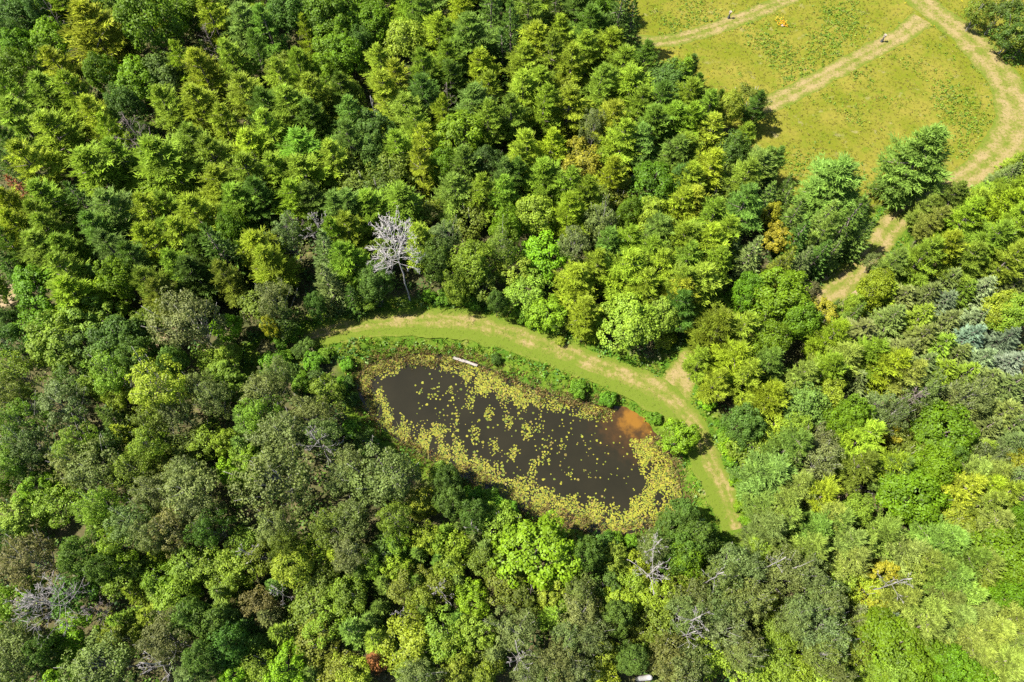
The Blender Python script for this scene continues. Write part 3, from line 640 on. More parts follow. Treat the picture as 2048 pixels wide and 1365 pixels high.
KIND = {  # name, category, noun in labels, height per width, least height, anchor height, materials
    'P': ('pine_tree', 'pine', 'pine', 1.5, 10.5, .62, M_NEEDLE, M_BARK), 'L': ('pine_tree', 'pine', 'pine', 1.4, 10, .62, M_NEEDLE, M_BARK),
    'S': ('spruce_tree', 'spruce', 'spruce', 2.1, 7.5, .55, M_SPRUCE, M_BARK), 'B': ('spruce_tree', 'spruce', 'spruce', 1.3, 6.5, .60, M_SPRUCE, M_BARK),
    'D': ('broadleaf_tree', 'broadleaf tree', 'dense broadleaf', 1.4, 9, .62, M_LEAF, M_BARK), 'M': ('maple_tree', 'maple', 'maple', 1.3, 6, .60, M_LEAF, M_BARK),
    'A': ('poplar_tree', 'poplar', 'poplar', 1.8, 10, .64, M_LEAF, M_PALE), 'O': ('birch_tree', 'birch', 'bushy birch', 1.4, 6, .58, M_LEAF, M_PALE),
    'H': ('shrub', 'shrub', 'shrub', .7, .8, .45, M_LEAF, M_BARK)}
ALIAS = {'Y': 'M', 'R': 'S', 'K': 'O'}
GROUP = {'P': 'pines of the wood', 'L': 'pines of the wood', 'S': 'spruces of the wood', 'B': 'spruces of the wood', 'D': 'dense broadleaf trees of the wood',
         'M': 'maples round the pond and in the wood', 'A': 'poplars of the wood', 'O': 'birches of the wood', 'H': 'shrubs on the bank and along the trail'}

entries = []
for (ox, oy), text in TILES.items():
    for tok in text.split():
        x, y, dz, code = tok.split(',')
        px, py = ox + float(x) / 2.923, oy + float(y) / 2.923
        k, cl = ALIAS.get(code[0], code[0]), code[1]
        name, cat, noun, ratio, hmin, anc, ml, mt = KIND[k]
        if k == 'P' and cl in 'gbdo' and 1690 < px < 2060 and 545 < py < 850:
            k, cl = 'B', 'w' if cl != 'd' else 'g'; name, cat, noun, ratio, hmin, anc, ml, mt = KIND[k]
        if k == 'L' and float(dz) >= 380: ratio = 1.22
        _, dep = at(px, py, 7.0)
        w = float(dz) / 2.923 * dep / F
        r1 = random.Random(int(px * 7 + py * 131))
        if k == 'S' and py > 850: hmin = 5.5
        H = max(min(hmin, {'S': 2.7, 'O': 2.4}.get(k, 9) * w), ratio * w) * r1.uniform(.94, 1.08)
        H = min(H, 19.0)
        p, dep = at(px, py, H * anc)
        w = float(dz) / 2.923 * dep / F * (1.30 if k == 'P' else 1.12 if k == 'L' else 1.3 if k == 'B' else 1.1 if k != 'H' else .92) * (.98 if float(dz) >= 380 and k == 'L' else 1)
        entries.append(dict(k=k, c=cl, px=px, py=py, w=w, H=H, x=p[0], y=p[1], r=r1, code=code, big=float(dz) >= 380))
def fill_gaps():
    r = np.random.default_rng(12)
    Gp = np.stack(np.meshgrid(np.arange(-95, 96, 2.0), np.arange(2, 118, 2.0)), -1).reshape(-1, 2)
    Gp = Gp + r.uniform(-.6, .6, Gp.shape)
    q = np.array([to_px((x, y, 3.5)) for x, y in Gp])
    ok = (q[:, 0] > -15) & (q[:, 0] < 2063) & (q[:, 1] > 5) & (q[:, 1] < 1375)
    ok &= (sdf(POND, Gp) > 3.2) & (sdf(MEADOW, Gp) > 2.5) & (trail_dist(Gp) > 2.5)
    C = [(e['x'], e['y'], e['w'] * .5) for e in entries]
    n = 0
    for (x, y), p in zip(Gp[ok], q[ok]):
        if min(math.hypot(x - a, y - b) - c for a, b, c in C) < 1.2: continue
        w = r.uniform(3.2, 4.6); k, cl = [('O', 'o'), ('O', 'g'), ('D', 'd'), ('M', 'g'), ('O', 'o')][r.integers(0, 5)]
        H = w * r.uniform(1.5, 1.9); C.append((x, y, w * .5)); n += 1
        pp = to_px((x, y, H * .6))
        entries.append(dict(k=k, c=cl, px=pp[0], py=pp[1], w=w, H=H, x=x, y=y, r=random.Random(n), code=k + cl, big=False))
    print('gap fillers', n)
fill_gaps()
EP = np.array([(e['x'], e['y']) for e in entries])
# nothing overhangs the open places: narrow the crown, or set the tree back from them
CLEAR = np.array([(640,672,14),(700,660,20),(760,652,24),(830,646,28),(900,648,28),(960,660,28),(1020,680,28),(1080,700,30),(1140,722,30),(1200,745,28),(1260,768,26),(1320,772,26),
    (1350,800,34),(1395,850,28),(1410,900,26),(1428,950,28),(1442,995,26),(1456,1038,20),(1690,562,26),(1662,575,20),(1705,545,16),(1792,428,20),(1802,468,14),(1775,408,14),(1765,490,12),
    (1955,335,22),(1995,300,28),(2025,235,35),(2000,160,40),(1950,100,36),(1890,50,32),(1845,10,28),(1360,60,40),(1450,130,40),(1550,255,24),(1610,310,24),(1700,270,50),(1760,240,50),(1620,350,15),
    (745,800,25),(770,750,25),(800,840,25),(870,890,25),(950,930,25),(1020,965,28),(1090,1005,28),(1170,1030,28),(1250,1040,24),(1320,1010,22),(1345,960,18),(1320,900,20),(1270,850,26),(930,725,20),
    (880,720,20),(820,730,20),(1000,760,20),(1100,800,20),(1180,820,20)], float)
def crown_line(e):
    cb = .0 if e['k'] in 'HSB' else .12
    a_ = np.array(to_px((e['x'], e['y'], e['H'] * cb + e['w'] * .2))); b_ = np.array(to_px((e['x'], e['y'], e['H'] - e['w'] * (.2 if e['k'] not in 'SB' else .0))))
    d_ = np.linalg.norm(np.array((e['x'], e['y'], e['H'] * .6 - CAM_H)))
    return a_, b_, e['w'] * .46 * F / d_
def conflict(e):
    a_, b_, rad = crown_line(e)
    ab = b_ - a_; t_ = np.clip(((CLEAR[:, :2] - a_) @ ab) / max(ab @ ab, 1e-6), 0, 1)
    q = a_ + t_[:, None] * ab - CLEAR[:, :2]
    pen = rad + CLEAR[:, 2] - np.linalg.norm(q, axis=1)
    i_ = int(np.argmax(pen))
    return pen[i_], i_
for e in entries:
    w0, H0 = e['w'], e['H']
    if e['big'] or e['code'] == 'Mn': e['drop2'] = False; continue
    for step in range(40):
        pen, i_ = conflict(e)
        if pen <= 0: break
        if e['w'] > .68 * w0: e['w'] *= .95; e['H'] *= .965
        else:
            c_ = at(CLEAR[i_, 0], CLEAR[i_, 1])[0]
            m_ = at(e['px'], e['py'], e['H'] * KIND[e['k']][5])[0]
            g_ = np.array((m_[0], m_[1])) - at(CLEAR[i_, 0], CLEAR[i_, 1], e['H'] * KIND[e['k']][5])[0][:2]
            g_ /= max(np.linalg.norm(g_), 1e-6)
            e['x'] += g_[0] * .3; e['y'] += g_[1] * .3
    e['drop2'] = conflict(e)[0] > (30 if e['k'] == 'H' else 10)
    e['px'], e['py'] = to_px((e['x'], e['y'], e['H'] * KIND[e['k']][5]))
print('moved out:', sum(e['drop2'] for e in entries))
# keep stems out of the water and off the mown trails
EP = np.array([(e['x'], e['y']) for e in entries])
for e, dp, dt in zip(entries, sdf(POND, EP), trail_dist(EP)):
    e['drop'] = dp < (-.5 if e['k'] == 'H' else .3)
    e['z'] = float(ground_z(np.array([dp]))[0]) - .02

# ------------------------------------------------------------------ labels: each tree by its look and its rank beside a landmark
LANDMARKS = [("the bare white tree", 785, 500), ("the brown snag among the pines", 280, 285), ("the rusty conifer at the left edge", 45, 388), ("the golden maple among the pines", 1166, 325),
    ("the lone pine in the meadow corner", 1838, 318), ("the pine beside the meadow loop", 1683, 360), ("the white plank", 930, 725), ("the round bush by the pond trail", 1361, 871),
    ("the big lime maple below the pond", 1073, 1093), ("the slim neon maple", 943, 1196), ("the white snag right of the lime maple", 1305, 1145), ("the sparse dead tree lower left", 96, 1206),
    ("the silvery spruce lower right", 1769, 1240), ("the orange shallows", 1262, 845), ("the leaning grey poplar", 383, 642), ("the red conifer at the bottom edge", 748, 1325),
    ("the gold domed tree by the track", 1751, 563), ("the trail junction", 1350, 775), ("the top left corner", 0, 0), ("the meadow post by the straight track", 1763, 75),
    ("the bottom right corner", 2048, 1365), ("the bottom left corner", 0, 1365), ("the top edge middle", 1000, 0), ("the right edge middle", 2048, 682), ("the left edge middle", 0, 682)]
DIRS = ['right of', 'lower right of', 'below', 'lower left of', 'left of', 'upper left of', 'above', 'upper right of']
ORD = ['', 'second ', 'third ', 'fourth ', 'fifth ', 'sixth ', 'seventh ', 'eighth ', 'ninth ', 'tenth ', 'eleventh ', 'twelfth ', 'thirteenth ', 'fourteenth ',
       'fifteenth ', 'sixteenth ', 'seventeenth ', 'eighteenth ', 'nineteenth ', 'twentieth ']
SPECIAL = {('Rr', 45): 'rusty red dying conifer at the left edge of the picture', ('YY', 1166): 'golden yellow maple standing among the green pines',
    ('Lb', 1845): 'large lone blue-green pine in the corner of the meadow', ('Lb', 1676): 'broad blue-green pine beside the track, left of the lone meadow pine',
    ('Mn', 1361): 'round bright green bush between the pond and the trail', ('Mn', 1073): 'big lime-green maple with a starry crown below the pond',
    ('Mn', 943): 'slim neon-green young maple left of centre at the bottom', ('Ss', 1769): 'small silvery blue spruce at the lower right',
    ('Aw', 383): 'leaning grey-green poplar with its pale trunk showing, left of the trail', ('Rr', 748): 'rusty red little dead conifer at the bottom edge',
    ('DY', 1751): 'gold-green domed tree beside the bare track', ('Mn', 1080): 'bright emerald maple behind the pond trail', ('My', 1036): 'orange-tinged maple behind the pond trail'}
def label_trees(es):
    used = set()
    for e in es:
        e['label'] = None
        for (code, lx), txt in SPECIAL.items():
            if e['code'] == code and abs(e['px'] - lx) < 12 and txt not in used:
                e['label'] = txt; used.add(txt); break
    nouns = {}
    for e in es: nouns.setdefault(KIND[e['k']][2], []).append(e)
    for noun, lst in nouns.items():
        P = np.array([(e['px'], e['py']) for e in lst])
        best = [(1e9, None)] * len(lst)
        for li, (txt, lx, ly) in enumerate(LANDMARKS):
            v = P - (lx, ly); dist = np.hypot(v[:, 0], v[:, 1])
            sec = (np.round(np.arctan2(v[:, 1], v[:, 0]) / (math.pi / 4)).astype(int)) % 8
            for s in range(8):
                idx = [i for i in np.argsort(dist) if sec[i] == s and dist[i] > 14]
                for rank, i in enumerate(idx[:20]):
                    score = dist[i] + rank * 70
                    if score < best[i][0]: best[i] = (score, (ORD[rank], DIRS[s], txt, rank))
        for i, e in enumerate(lst):
            if e['label']: continue
            size = 'big ' if e['w'] > 8.5 else 'small ' if e['w'] < 3.8 else ''
            look = {'P': 'feathery ', 'L': 'full-crowned ', 'S': 'conical ', 'B': 'bushy ', 'A': 'loose ', 'D': '', 'M': '', 'O': '', 'H': 'leafy '}[e['k']]
            o, dr, txt, rank = best[i][1]
            which = f"{noun}, the {o.strip() or 'nearest'} {noun.split()[-1]} {dr} {txt}"
            for lead in (f"{size}{look}{CWORD[e['c']]} ", f"{look}{CWORD[e['c']]} ", f"{CWORD[e['c']]} ", ""):
                e['label'] = lead + which
                if len(e['label'].split()) <= 16: break
entries = [e for e in entries if not (e['drop'] or e['drop2'])]
label_trees(entries)

built = {}
def plant(e):
    k = e['k']; name, cat, noun, ratio, hmin, anc, ml, mt = KIND[k]
    r1 = e['r']
    vi = r1.randrange(len(PROTO[k]))
    crown, trunk, H0, R0 = PROTO[k][vi]
    root = empty(name, (e['x'], e['y'], e['z']))
    tag(root, e['label'], cat, GROUP[k])
    root.rotation_euler = (r1.uniform(-.05, .05), r1.uniform(-.05, .05), r1.uniform(0, 6.28))
    s = e['w'] / (2 * R0)
    root.scale = (s, s, e['H'] / H0)
    if (k, vi) in built:
        t0, c0 = built[(k, vi)]
        t, c = t0.copy(), c0.copy()
        for o in (t, c):
            COL.objects.link(o); o.parent = root
    else:
        t = link('trunk', trunk, root, mt); c = link('crown', crown, root, ml)
        built[(k, vi)] = (t, c)
    j = np.array([r1.gauss(1, .07), r1.gauss(1, .03), r1.gauss(1, .12)]) * r1.gauss(1, .10)
    c.color = (*np.clip(np.array({'Hg': (.090, .180, .010), 'DY': (.145, .182, .008)}.get(e['code'], COLORS[e['c']])) * np.clip(j, .7, 1.35), .004, .5), 1)
    return root
for e in entries: plant(e)

# ------------------------------------------------------------------ bare and dead trees
def snag(px, py, z_anchor, H, R, seed, label, mat, base_px=None, cb=.35, nbr=16, sub=5, tw=3, thick=1.0, lean=(0, 0), up=.5, flat=False):
    """a dead tree: a trunk with separate limbs, each limb with its side branches and twigs"""
    r = np.random.default_rng(seed)
    if not base_px: R *= .78; z_anchor -= .7; thick *= .68
    p = at(*base_px, 0)[0] if base_px else at(px, py, z_anchor)[0]
    root = empty('dead_tree', (p[0], p[1], 0))
    tag(root, label, 'dead tree', 'bare dead trees')
    L = np.array((lean[0], lean[1], 0.0))
    axis = lambda f: np.array((0, 0, H * f)) + L * f * H
    fs = np.linspace(0, 1, 9)
    tp = [axis(f) + r.normal(size=3) * .004 * H * (0 < f < 1) * (1, 1, 0) for f in fs]; tp[0][2] = -.3
    link('trunk', tri_mesh('dead_trunk', *tubes([(tp, [max(.045, .0115 * H * thick * (1 - f) ** .75) for f in fs])], 7), smooth=True), root, mat)
    for k in range(nbr):
        f = cb + (.96 - cb) * (k + r.uniform(0, .6)) / nbr
        st = axis(f)
        a = k * 2.4 + r.normal() * .3
        bl = R * (math.sin(min(1, (1 - f) / (1 - cb) * 1.25 + .12) * 1.45)) * r.uniform(.75, 1.15)
        el = math.radians(8 + 55 * (f - cb) / (1 - cb) * up * 2 + r.normal() * 8)
        h = np.array((math.cos(a) * math.cos(el), math.sin(a) * math.cos(el), math.sin(el)))
        kink = r.normal(size=3) * .12
        P0 = [st, st + h * bl * .35, st + unit((h + kink)[None])[0] * bl * .7 + (0, 0, .03 * bl), st + unit((h + kink * 1.6)[None])[0] * bl + (0, 0, .1 * bl)]
        br = .040 * thick * (bl / 3 + .4)
        paths = [(P0, [br, br * .75, br * .5, .025])]
        for q in range(sub):
            u = .25 + .72 * (q + r.uniform(0, .8)) / sub
            i = min(2, int(u * 3)); w_ = u * 3 - i
            s0 = P0[i] * (1 - w_) + P0[i + 1] * w_
            sdv = unit((h * .75 + r.normal(size=3) * .55 + (0, 0, .12))[None])[0]
            sl = bl * r.uniform(.25, .5) * (1.2 - u * .6)
            e1 = s0 + sdv * sl
            paths.append(([s0, s0 + sdv * sl * .5 + r.normal(size=3) * .05 * sl, e1], [br * .45, br * .33, .02]))
            for t_ in range(tw):
                v = r.uniform(.35, 1)
                q0 = s0 + sdv * sl * v
                tv = unit((sdv + r.normal(size=3) * .6)[None])[0]
                paths.append(([q0, q0 + tv * sl * r.uniform(.3, .6)], [.018, .010]))
        link('branch', tri_mesh('dead_branch', *tubes(paths, 4)), root, mat)
    return root
b0 = at(820, 602)[0]; t0 = at(776, 442, 17.5)[0]
snag(0, 0, 0, 17.5, 3.7, 5, 'tall bare white tree with a round fan of branches above the pond trail', M_HERO, (820, 602), cb=.50, nbr=30, sub=7, tw=5, thick=.58,
     lean=((t0[0] - b0[0]) / 17.5, (t0[1] - b0[1]) / 17.5))
snag(280, 280, 9, 13, 4.0, 11, 'broken brown snag with crooked limbs among the pines at the upper left', M_BROWN, cb=.35, nbr=15, sub=5, tw=3, thick=1.3)
snag(425, 92, 8, 11, 2.6, 12, 'thin pinkish dead top between green trees near the upper left edge', M_BROWN, nbr=12, sub=4, tw=3)
snag(640, 465, 8, 11.5, 3.0, 13, 'fan of pinkish grey dead branches left of the tall bare white tree', M_DEAD, nbr=14, sub=5, tw=3, thick=.7)
snag(585, 450, 7, 9, 2.4, 14, 'low greyish dead conifer left of the pinkish dead fan', M_BROWN, nbr=14, sub=5, tw=3, thick=.6)
snag(750, 232, 8, 11, 1.8, 15, 'small pale dead twigs poking up between pines in the upper middle', M_DEAD, nbr=8, sub=3, tw=2, thick=.8)
snag(897, 205, 7, 10, 2.0, 16, 'dark brown dead branches in a gap among the upper middle pines', M_BROWN, nbr=10, sub=4, tw=2, thick=.8)
snag(96, 1206, 9, 12, 3.9, 17, 'sparse dead tree with many pale limbs at the lower left', M_DEAD, cb=.4, nbr=26, sub=6, tw=5, thick=.6)
snag(192, 1222, 7, 9, 1.9, 18, 'small dark grey twiggy dead tree right of the sparse pale dead one', M_BROWN, nbr=12, sub=5, tw=4, thick=.6)
snag(328, 1330, 8, 11.5, 3.0, 19, 'pale branching dead limbs at the bottom edge, left third', M_DEAD, cb=.35, nbr=11, sub=4, tw=2, thick=.9)
snag(496, 1106, 8, 10, 1.8, 20, 'slim leafless twig tree above the young spruces, lower left', M_DEAD, nbr=7, sub=3, tw=2, thick=.6)
snag(556, 1186, 7, 9, 1.6, 21, 'little white dead tree among young spruces at the lower middle left', M_DEAD, nbr=8, sub=3, tw=2, thick=.7)
snag(879, 1182, 7.5, 9.5, 1.9, 22, 'little starry dead tree left of the slim neon maple', M_DEAD, nbr=10, sub=3, tw=2, thick=.6)
snag(798, 1226, 7, 8.5, 1.4, 23, 'tiny white dead tree lowest among the young spruces', M_DEAD, nbr=6, sub=2, tw=2, thick=.8)
snag(1062, 1182, 6, 8, 1.2, 24, 'thin dark dead stems between birches below the big lime maple', M_BROWN, nbr=6, sub=2, tw=1, thick=.7)
snag(1304, 1145, 9, 12, 2.9, 25, 'thick-limbed white snag right of the big lime maple', M_DEAD, cb=.45, nbr=12, sub=4, tw=2, thick=1.5)
snag(1304, 1098, 9, 12, 2.2, 35, 'sparse greyish dead top just above the thick-limbed white snag', M_DEAD, cb=.5, nbr=10, sub=5, tw=3, thick=.6)
snag(1040, 1318, 9, 11.5, 2.9, 26, 'pale dead limbs among grey poplars at the bottom middle', M_DEAD, cb=.4, nbr=10, sub=4, tw=2, thick=1.0)
snag(1385, 1240, 10, 12.5, 2.4, 27, 'crooked white dead limbs left of the grey poplar grove', M_DEAD, cb=.5, nbr=8, sub=4, tw=2, thick=1.1)
snag(1375, 1268, 9.5, 12, 2.0, 37, 'second crooked white dead limb, just under the first, by the poplar grove', M_DEAD, cb=.55, nbr=7, sub=3, tw=2, thick=1.0)
snag(1432, 1153, 11, 13, 1.8, 28, 'bare white branch tips above the grey poplar grove', M_DEAD, cb=.6, nbr=6, sub=3, tw=1, thick=.9)
snag(1552, 1124, 11, 13, 1.5, 38, 'short bare twigs at the upper edge of the grey poplar grove', M_DEAD, cb=.65, nbr=6, sub=3, tw=1, thick=.8)
snag(1790, 1167, 10, 12.5, 2.2, 29, 'leaning pale dead limb between full-crowned pines at the lower right', M_DEAD, cb=.55, nbr=7, sub=4, tw=2, thick=.9)
snag(1700, 985, 2.0, 6, 2.2, 30, 'fallen-looking grey dead branches on bare ground at the right', M_DEAD, cb=.15, nbr=9, sub=4, tw=2, thick=.8, lean=(.9, .3))
snag(1820, 800, 8, 10, 2.7, 31, 'brown tangle of dead branches among the right-hand spruces', M_BROWN, cb=.25, nbr=16, sub=6, tw=3, thick=.7)
snag(1735, 822, 6, 8, 2.2, 32, 'brownish grey dead conifer left of the brown branch tangle', M_BROWN, cb=.2, nbr=16, sub=5, tw=3, thick=.6)
snag(640, 890, 9, 12, 3.0, 33, 'poplar bare of leaves with pale spreading limbs left of the pond', M_DEAD, cb=.45, nbr=12, sub=5, tw=2, thick=.9)
snag(738, 880, 2.5, 4.5, 1.4, 34, 'low bent white dead stems at the left shore of the pond', M_DEAD, cb=.3, nbr=6, sub=2, tw=1, thick=1.1, lean=(.2, -.3))
snag(945, 1055, 6, 7.5, 1.6, 39, 'fan of bare grey twigs in the shade below the pond', M_DEAD, nbr=8, sub=3, tw=1, thick=.8)
snag(110, 35, 9, 12, 2.2, 40, 'dark leafless stems leaning at the top left', M_BROWN, nbr=10, sub=4, tw=2, thick=.8)

# ------------------------------------------------------------------ low growth nobody could count
def region_points(n, r, ylo=-14, yhi=122):
    P = np.stack([r.uniform(-100, 100, n), r.uniform(ylo, yhi, n)], 1)
    ok = np.abs(P[:, 0]) < 62 + P[:, 1] * .34
    return P[ok]
def undergrowth():
    r = np.random.default_rng(31)
    P = region_points(13500, r)
    dp, dm, dt = sdf(POND, P), sdf(MEADOW, P), trail_dist(P)
    keep = (dp > 2.5) & (dm > 1.0) & (dt > .9)
    for c, rb in BARE: keep &= np.hypot(P[:, 0] - c[0], P[:, 1] - c[1]) > rb
    P = P[keep]
    C, Nn, S, K = [], [], [], []
    for (x, y) in P:
        R = r.uniform(.5, 1.4); Hh = r.uniform(.4, 2.4)
        n = 20
        u = rand_unit(r, n); u[:, 2] = np.abs(u[:, 2])
        C.append(np.array((x, y, 0)) + u * (R, R, Hh) * r.uniform(.7, 1.05, (n, 1)))
        Nn.append(unit(u * .6 + r.normal(size=(n, 3)) * .4 + (0, 0, .4)))
        S.append(r.uniform(.28, .5, n))
        base = np.array([(.05, .10, .014), (.075, .14, .014), (.04, .085, .02), (.09, .12, .02), (.07, .07, .03)][r.integers(0, 5)])
        K.append(base * r.uniform(.7, 1.3, (n, 1)))
    V, T, idx = leaves(np.concatenate(C), np.concatenate(Nn), np.concatenate(S), r)
    o = link('undergrowth', tri_mesh('undergrowth', V, T, col=np.concatenate(K)[idx]), None, M_STUFF)
    tag(o, 'low leafy undergrowth filling the gaps between the trees', 'undergrowth', kind='stuff')
undergrowth()
def tufts(name, label, cat, P, Z, r, per, hgt, wid, cols, lean=.45, colw=None):
    n = len(P)
    root = np.repeat(np.column_stack([P, Z]), per, 0) + r.normal(size=(n * per, 3)) * (.09, .09, 0)
    hh = np.repeat(r.uniform(*hgt, n), per) * r.uniform(.6, 1.2, n * per)
    d = unit(r.normal(size=(n * per, 3)) * (lean, lean, .1) + (0, 0, 1))
    cols = np.array(cols)
    ci = np.repeat(r.choice(len(cols), n, p=colw), per)
    k = cols[ci] * r.uniform(.7, 1.3, (n * per, 1))
    V, T, idx = blades(root, d, hh, np.full(n * per, wid) * r.uniform(.7, 1.3, n * per), r, .1)
    o = link(name, tri_mesh(name, V, T, col=k[idx]), None, M_STUFF)
    tag(o, label, cat, kind='stuff')
    return o
def leafy(name, label, cat, P, Z, r, per, R, hgt, size, cols, colw=None, mat=None):
    n = len(P)
    u = rand_unit(r, n * per); u[:, 2] = np.abs(u[:, 2])
    sc = np.repeat(np.stack([r.uniform(*R, n)] * 2 + [r.uniform(*hgt, n)], 1), per, 0)
    c = np.repeat(np.column_stack([P, Z]), per, 0) + u * sc
    cols = np.array(cols)
    k = cols[np.repeat(r.choice(len(cols), n, p=colw), per)] * r.uniform(.75, 1.25, (n * per, 1))
    V, T, idx = leaves(c, unit(u * .5 + r.normal(size=c.shape) * .4 + (0, 0, .5)), r.uniform(*size, n * per), r)
    o = link(name, tri_mesh(name, V, T, col=k[idx]), None, mat or M_STUFF)
    tag(o, label, cat, kind='stuff')
def ground_stuff():
    r = np.random.default_rng(77)
    # meadow: grass, leafy weeds in drifts, yellow flowers
    P = region_points(60000, r, 40, 122)
    dm, dt = sdf(MEADOW, P), trail_dist(P)
    P = P[(dm < .3) & (dt > .05)]
    tufts('meadow_grass', 'yellow-green meadow grass between the mown tracks', 'grass', P, np.zeros(len(P)), r, 5, (.08, .24), .10,
          [(.11, .11, .012), (.14, .12, .02), (.09, .11, .010), (.17, .14, .035), (.08, .065, .018)], lean=.7)
    Q = region_points(90000, r, 40, 122)
    f = np.sin(Q[:, 0] * .23 + 1.3) * np.cos(Q[:, 1] * .31 - .5) + .6 * np.sin(Q[:, 0] * .61 + Q[:, 1] * .47) + r.normal(size=len(Q)) * .35
    for (cx, cy), rad in zip(pts_at([(1530,80),(1560,110),(1690,40),(1650,90),(1590,165),(1620,140),(1930,235),(1955,260),(1905,200),(1720,150),(1400,30),(1700,350),(1600,330)]), [4, 3, 5, 4, 3, 3, 5, 4, 4, 2.5, 4, 3, 3]):
        f = np.maximum(f, 1.7 - np.hypot(Q[:, 0] - cx, (Q[:, 1] - cy) * .8) / rad * .75 + r.normal(size=len(Q)) * .25)
    dm, dt = sdf(MEADOW, Q), trail_dist(Q)
    edge = (dt < .7) & (dt > .05)
    W = Q[(dm < 0) & (dt > .05) & ((f > 1.25) | (edge & (r.random(len(Q)) < .12)))]
    leafy('meadow_weeds', 'bright green leafy weeds in drifts over the meadow', 'weeds', W, np.zeros(len(W)), r, 6, (.15, .35), (.2, .5), (.16, .32),
          [(.085, .155, .010), (.115, .18, .012), (.06, .12, .012), (.14, .175, .016)])
    Fl = Q[(dm < 0) & (dt > .05) & (f < -.55) & (r.random(len(Q)) < .30)]
    leafy('goldenrod', 'scattered yellow goldenrod flowering in the meadow', 'wildflowers', Fl, np.full(len(Fl), .25), r, 4, (.08, .2), (.15, .35), (.12, .22),
          [(.42, .30, .01), (.36, .30, .015), (.45, .24, .01), (.5, .48, .3)], [.4, .35, .17, .08])
    Mw = region_points(150000, r, 0, 122)
    Mw = Mw[trail_dist(Mw) < -.02][:30000]
    tufts('mown_grass', 'short mown grass and dry clippings on the trails', 'grass', Mw, np.full(len(Mw), .015), r, 4, (.03, .10), .10,
          [(.060, .095, .008), (.085, .110, .012), (.120, .105, .030), (.175, .135, .065), (.045, .075, .006)], lean=1.0, colw=[.3, .26, .22, .10, .12])
    # the bank round the pond and the trail verges: long grass and leafy plants
    B = region_points(120000, r, 0, 80)
    dp, dt, dm = sdf(POND, B), trail_dist(B), sdf(MEADOW, B)
    north = B[:, 1] > np.interp(B[:, 0], [-40, -18, 0, 20, 30], [60, 50, 22, 14, 10])
    ok = (dp > .25) & (dt > .02) & (dm > 0) & (((dp < 6.5) & (dt < 3.0)) | (dt < 1.2) | (dp < 2.0))
    G = B[ok][:26000]
    tufts('bank_grass', 'long bright green grass on the bank between pond and trail', 'grass', G, ground_z(sdf(POND, G)), r, 5, (.25, .7), .12,
          [(.07, .16, .012), (.11, .20, .012), (.15, .20, .02), (.05, .12, .01), (.18, .17, .03)], lean=.6)
    Lf = B[ok & (r.random(len(B)) < .07)]
    leafy('bank_plants', 'leafy green plants growing in the bank grass', 'plants', Lf, ground_z(sdf(POND, Lf)) + .1, r, 9, (.25, .6), (.3, .8), (.2, .38),
          [(.06, .15, .012), (.09, .19, .012), (.05, .12, .02), (.13, .20, .05)])
    # brown sedge along the waterline
    a = np.arctan2(B[:, 1] - POND[:, 1].mean(), B[:, 0] - POND[:, 0].mean())
    S = B[(dp > -.9 - .9 * np.clip(np.sin(a * 5 + 1) + .3, 0, 1)) & (dp < 1.2) & (r.random(len(B)) < .9)]
    S = np.vstack([S, S + r.normal(size=S.shape) * .25])
    dps = sdf(POND, S); oc = pts_at([(1271, 840)], WATER_Z)[0]
    S = S[(dps > -2.0) & (dps < 1.5) & (np.hypot(S[:, 0] - oc[0], S[:, 1] - oc[1]) > 3.2)]
    tufts('shore_sedge', 'brown and straw coloured sedge round the waterline', 'sedge', S, np.maximum(ground_z(sdf(POND, S)), WATER_Z - .05), r, 6, (.35, .8), .09,
          [(.17, .10, .045), (.22, .15, .06), (.13, .09, .04), (.20, .20, .06), (.10, .14, .03)], lean=.55)
ground_stuff()

# ------------------------------------------------------------------ lily pads
def pad_mesh(c, R, r):
    """notched, slightly tilted pads lying on the water: a fan of 8 triangles each"""
    n = len(c); K = 9
    ang = np.linspace(.22, 2 * math.pi - .22, K)[None] + r.uniform(0, 6.28, (n, 1))
    tilt = r.normal(size=(n, 2)) * .10
    rad = R[:, None] * r.uniform(.86, 1.1, (n, K))
    x, y = np.cos(ang) * rad, np.sin(ang) * rad
    z = x * tilt[:, :1] + y * tilt[:, 1:] + .012
    ring = np.stack([x, y, np.maximum(z, .004)], 2) + c[:, None]
    cen = c[:, None] + np.array((0, 0, .010))
    V = np.concatenate([cen, ring], 1).reshape(-1, 3)
    i = np.arange(n)[:, None, None] * (K + 1)
    tri = np.array([[0, k + 1, k + 2] for k in range(K - 1)])[None]
    return V, (i + tri).reshape(-1, 3), np.repeat(np.arange(n), K + 1)
PADC = np.array([(.134, .138, .015), (.160, .150, .018), (.098, .116, .015), (.115, .092, .022), (.072, .095, .013)])
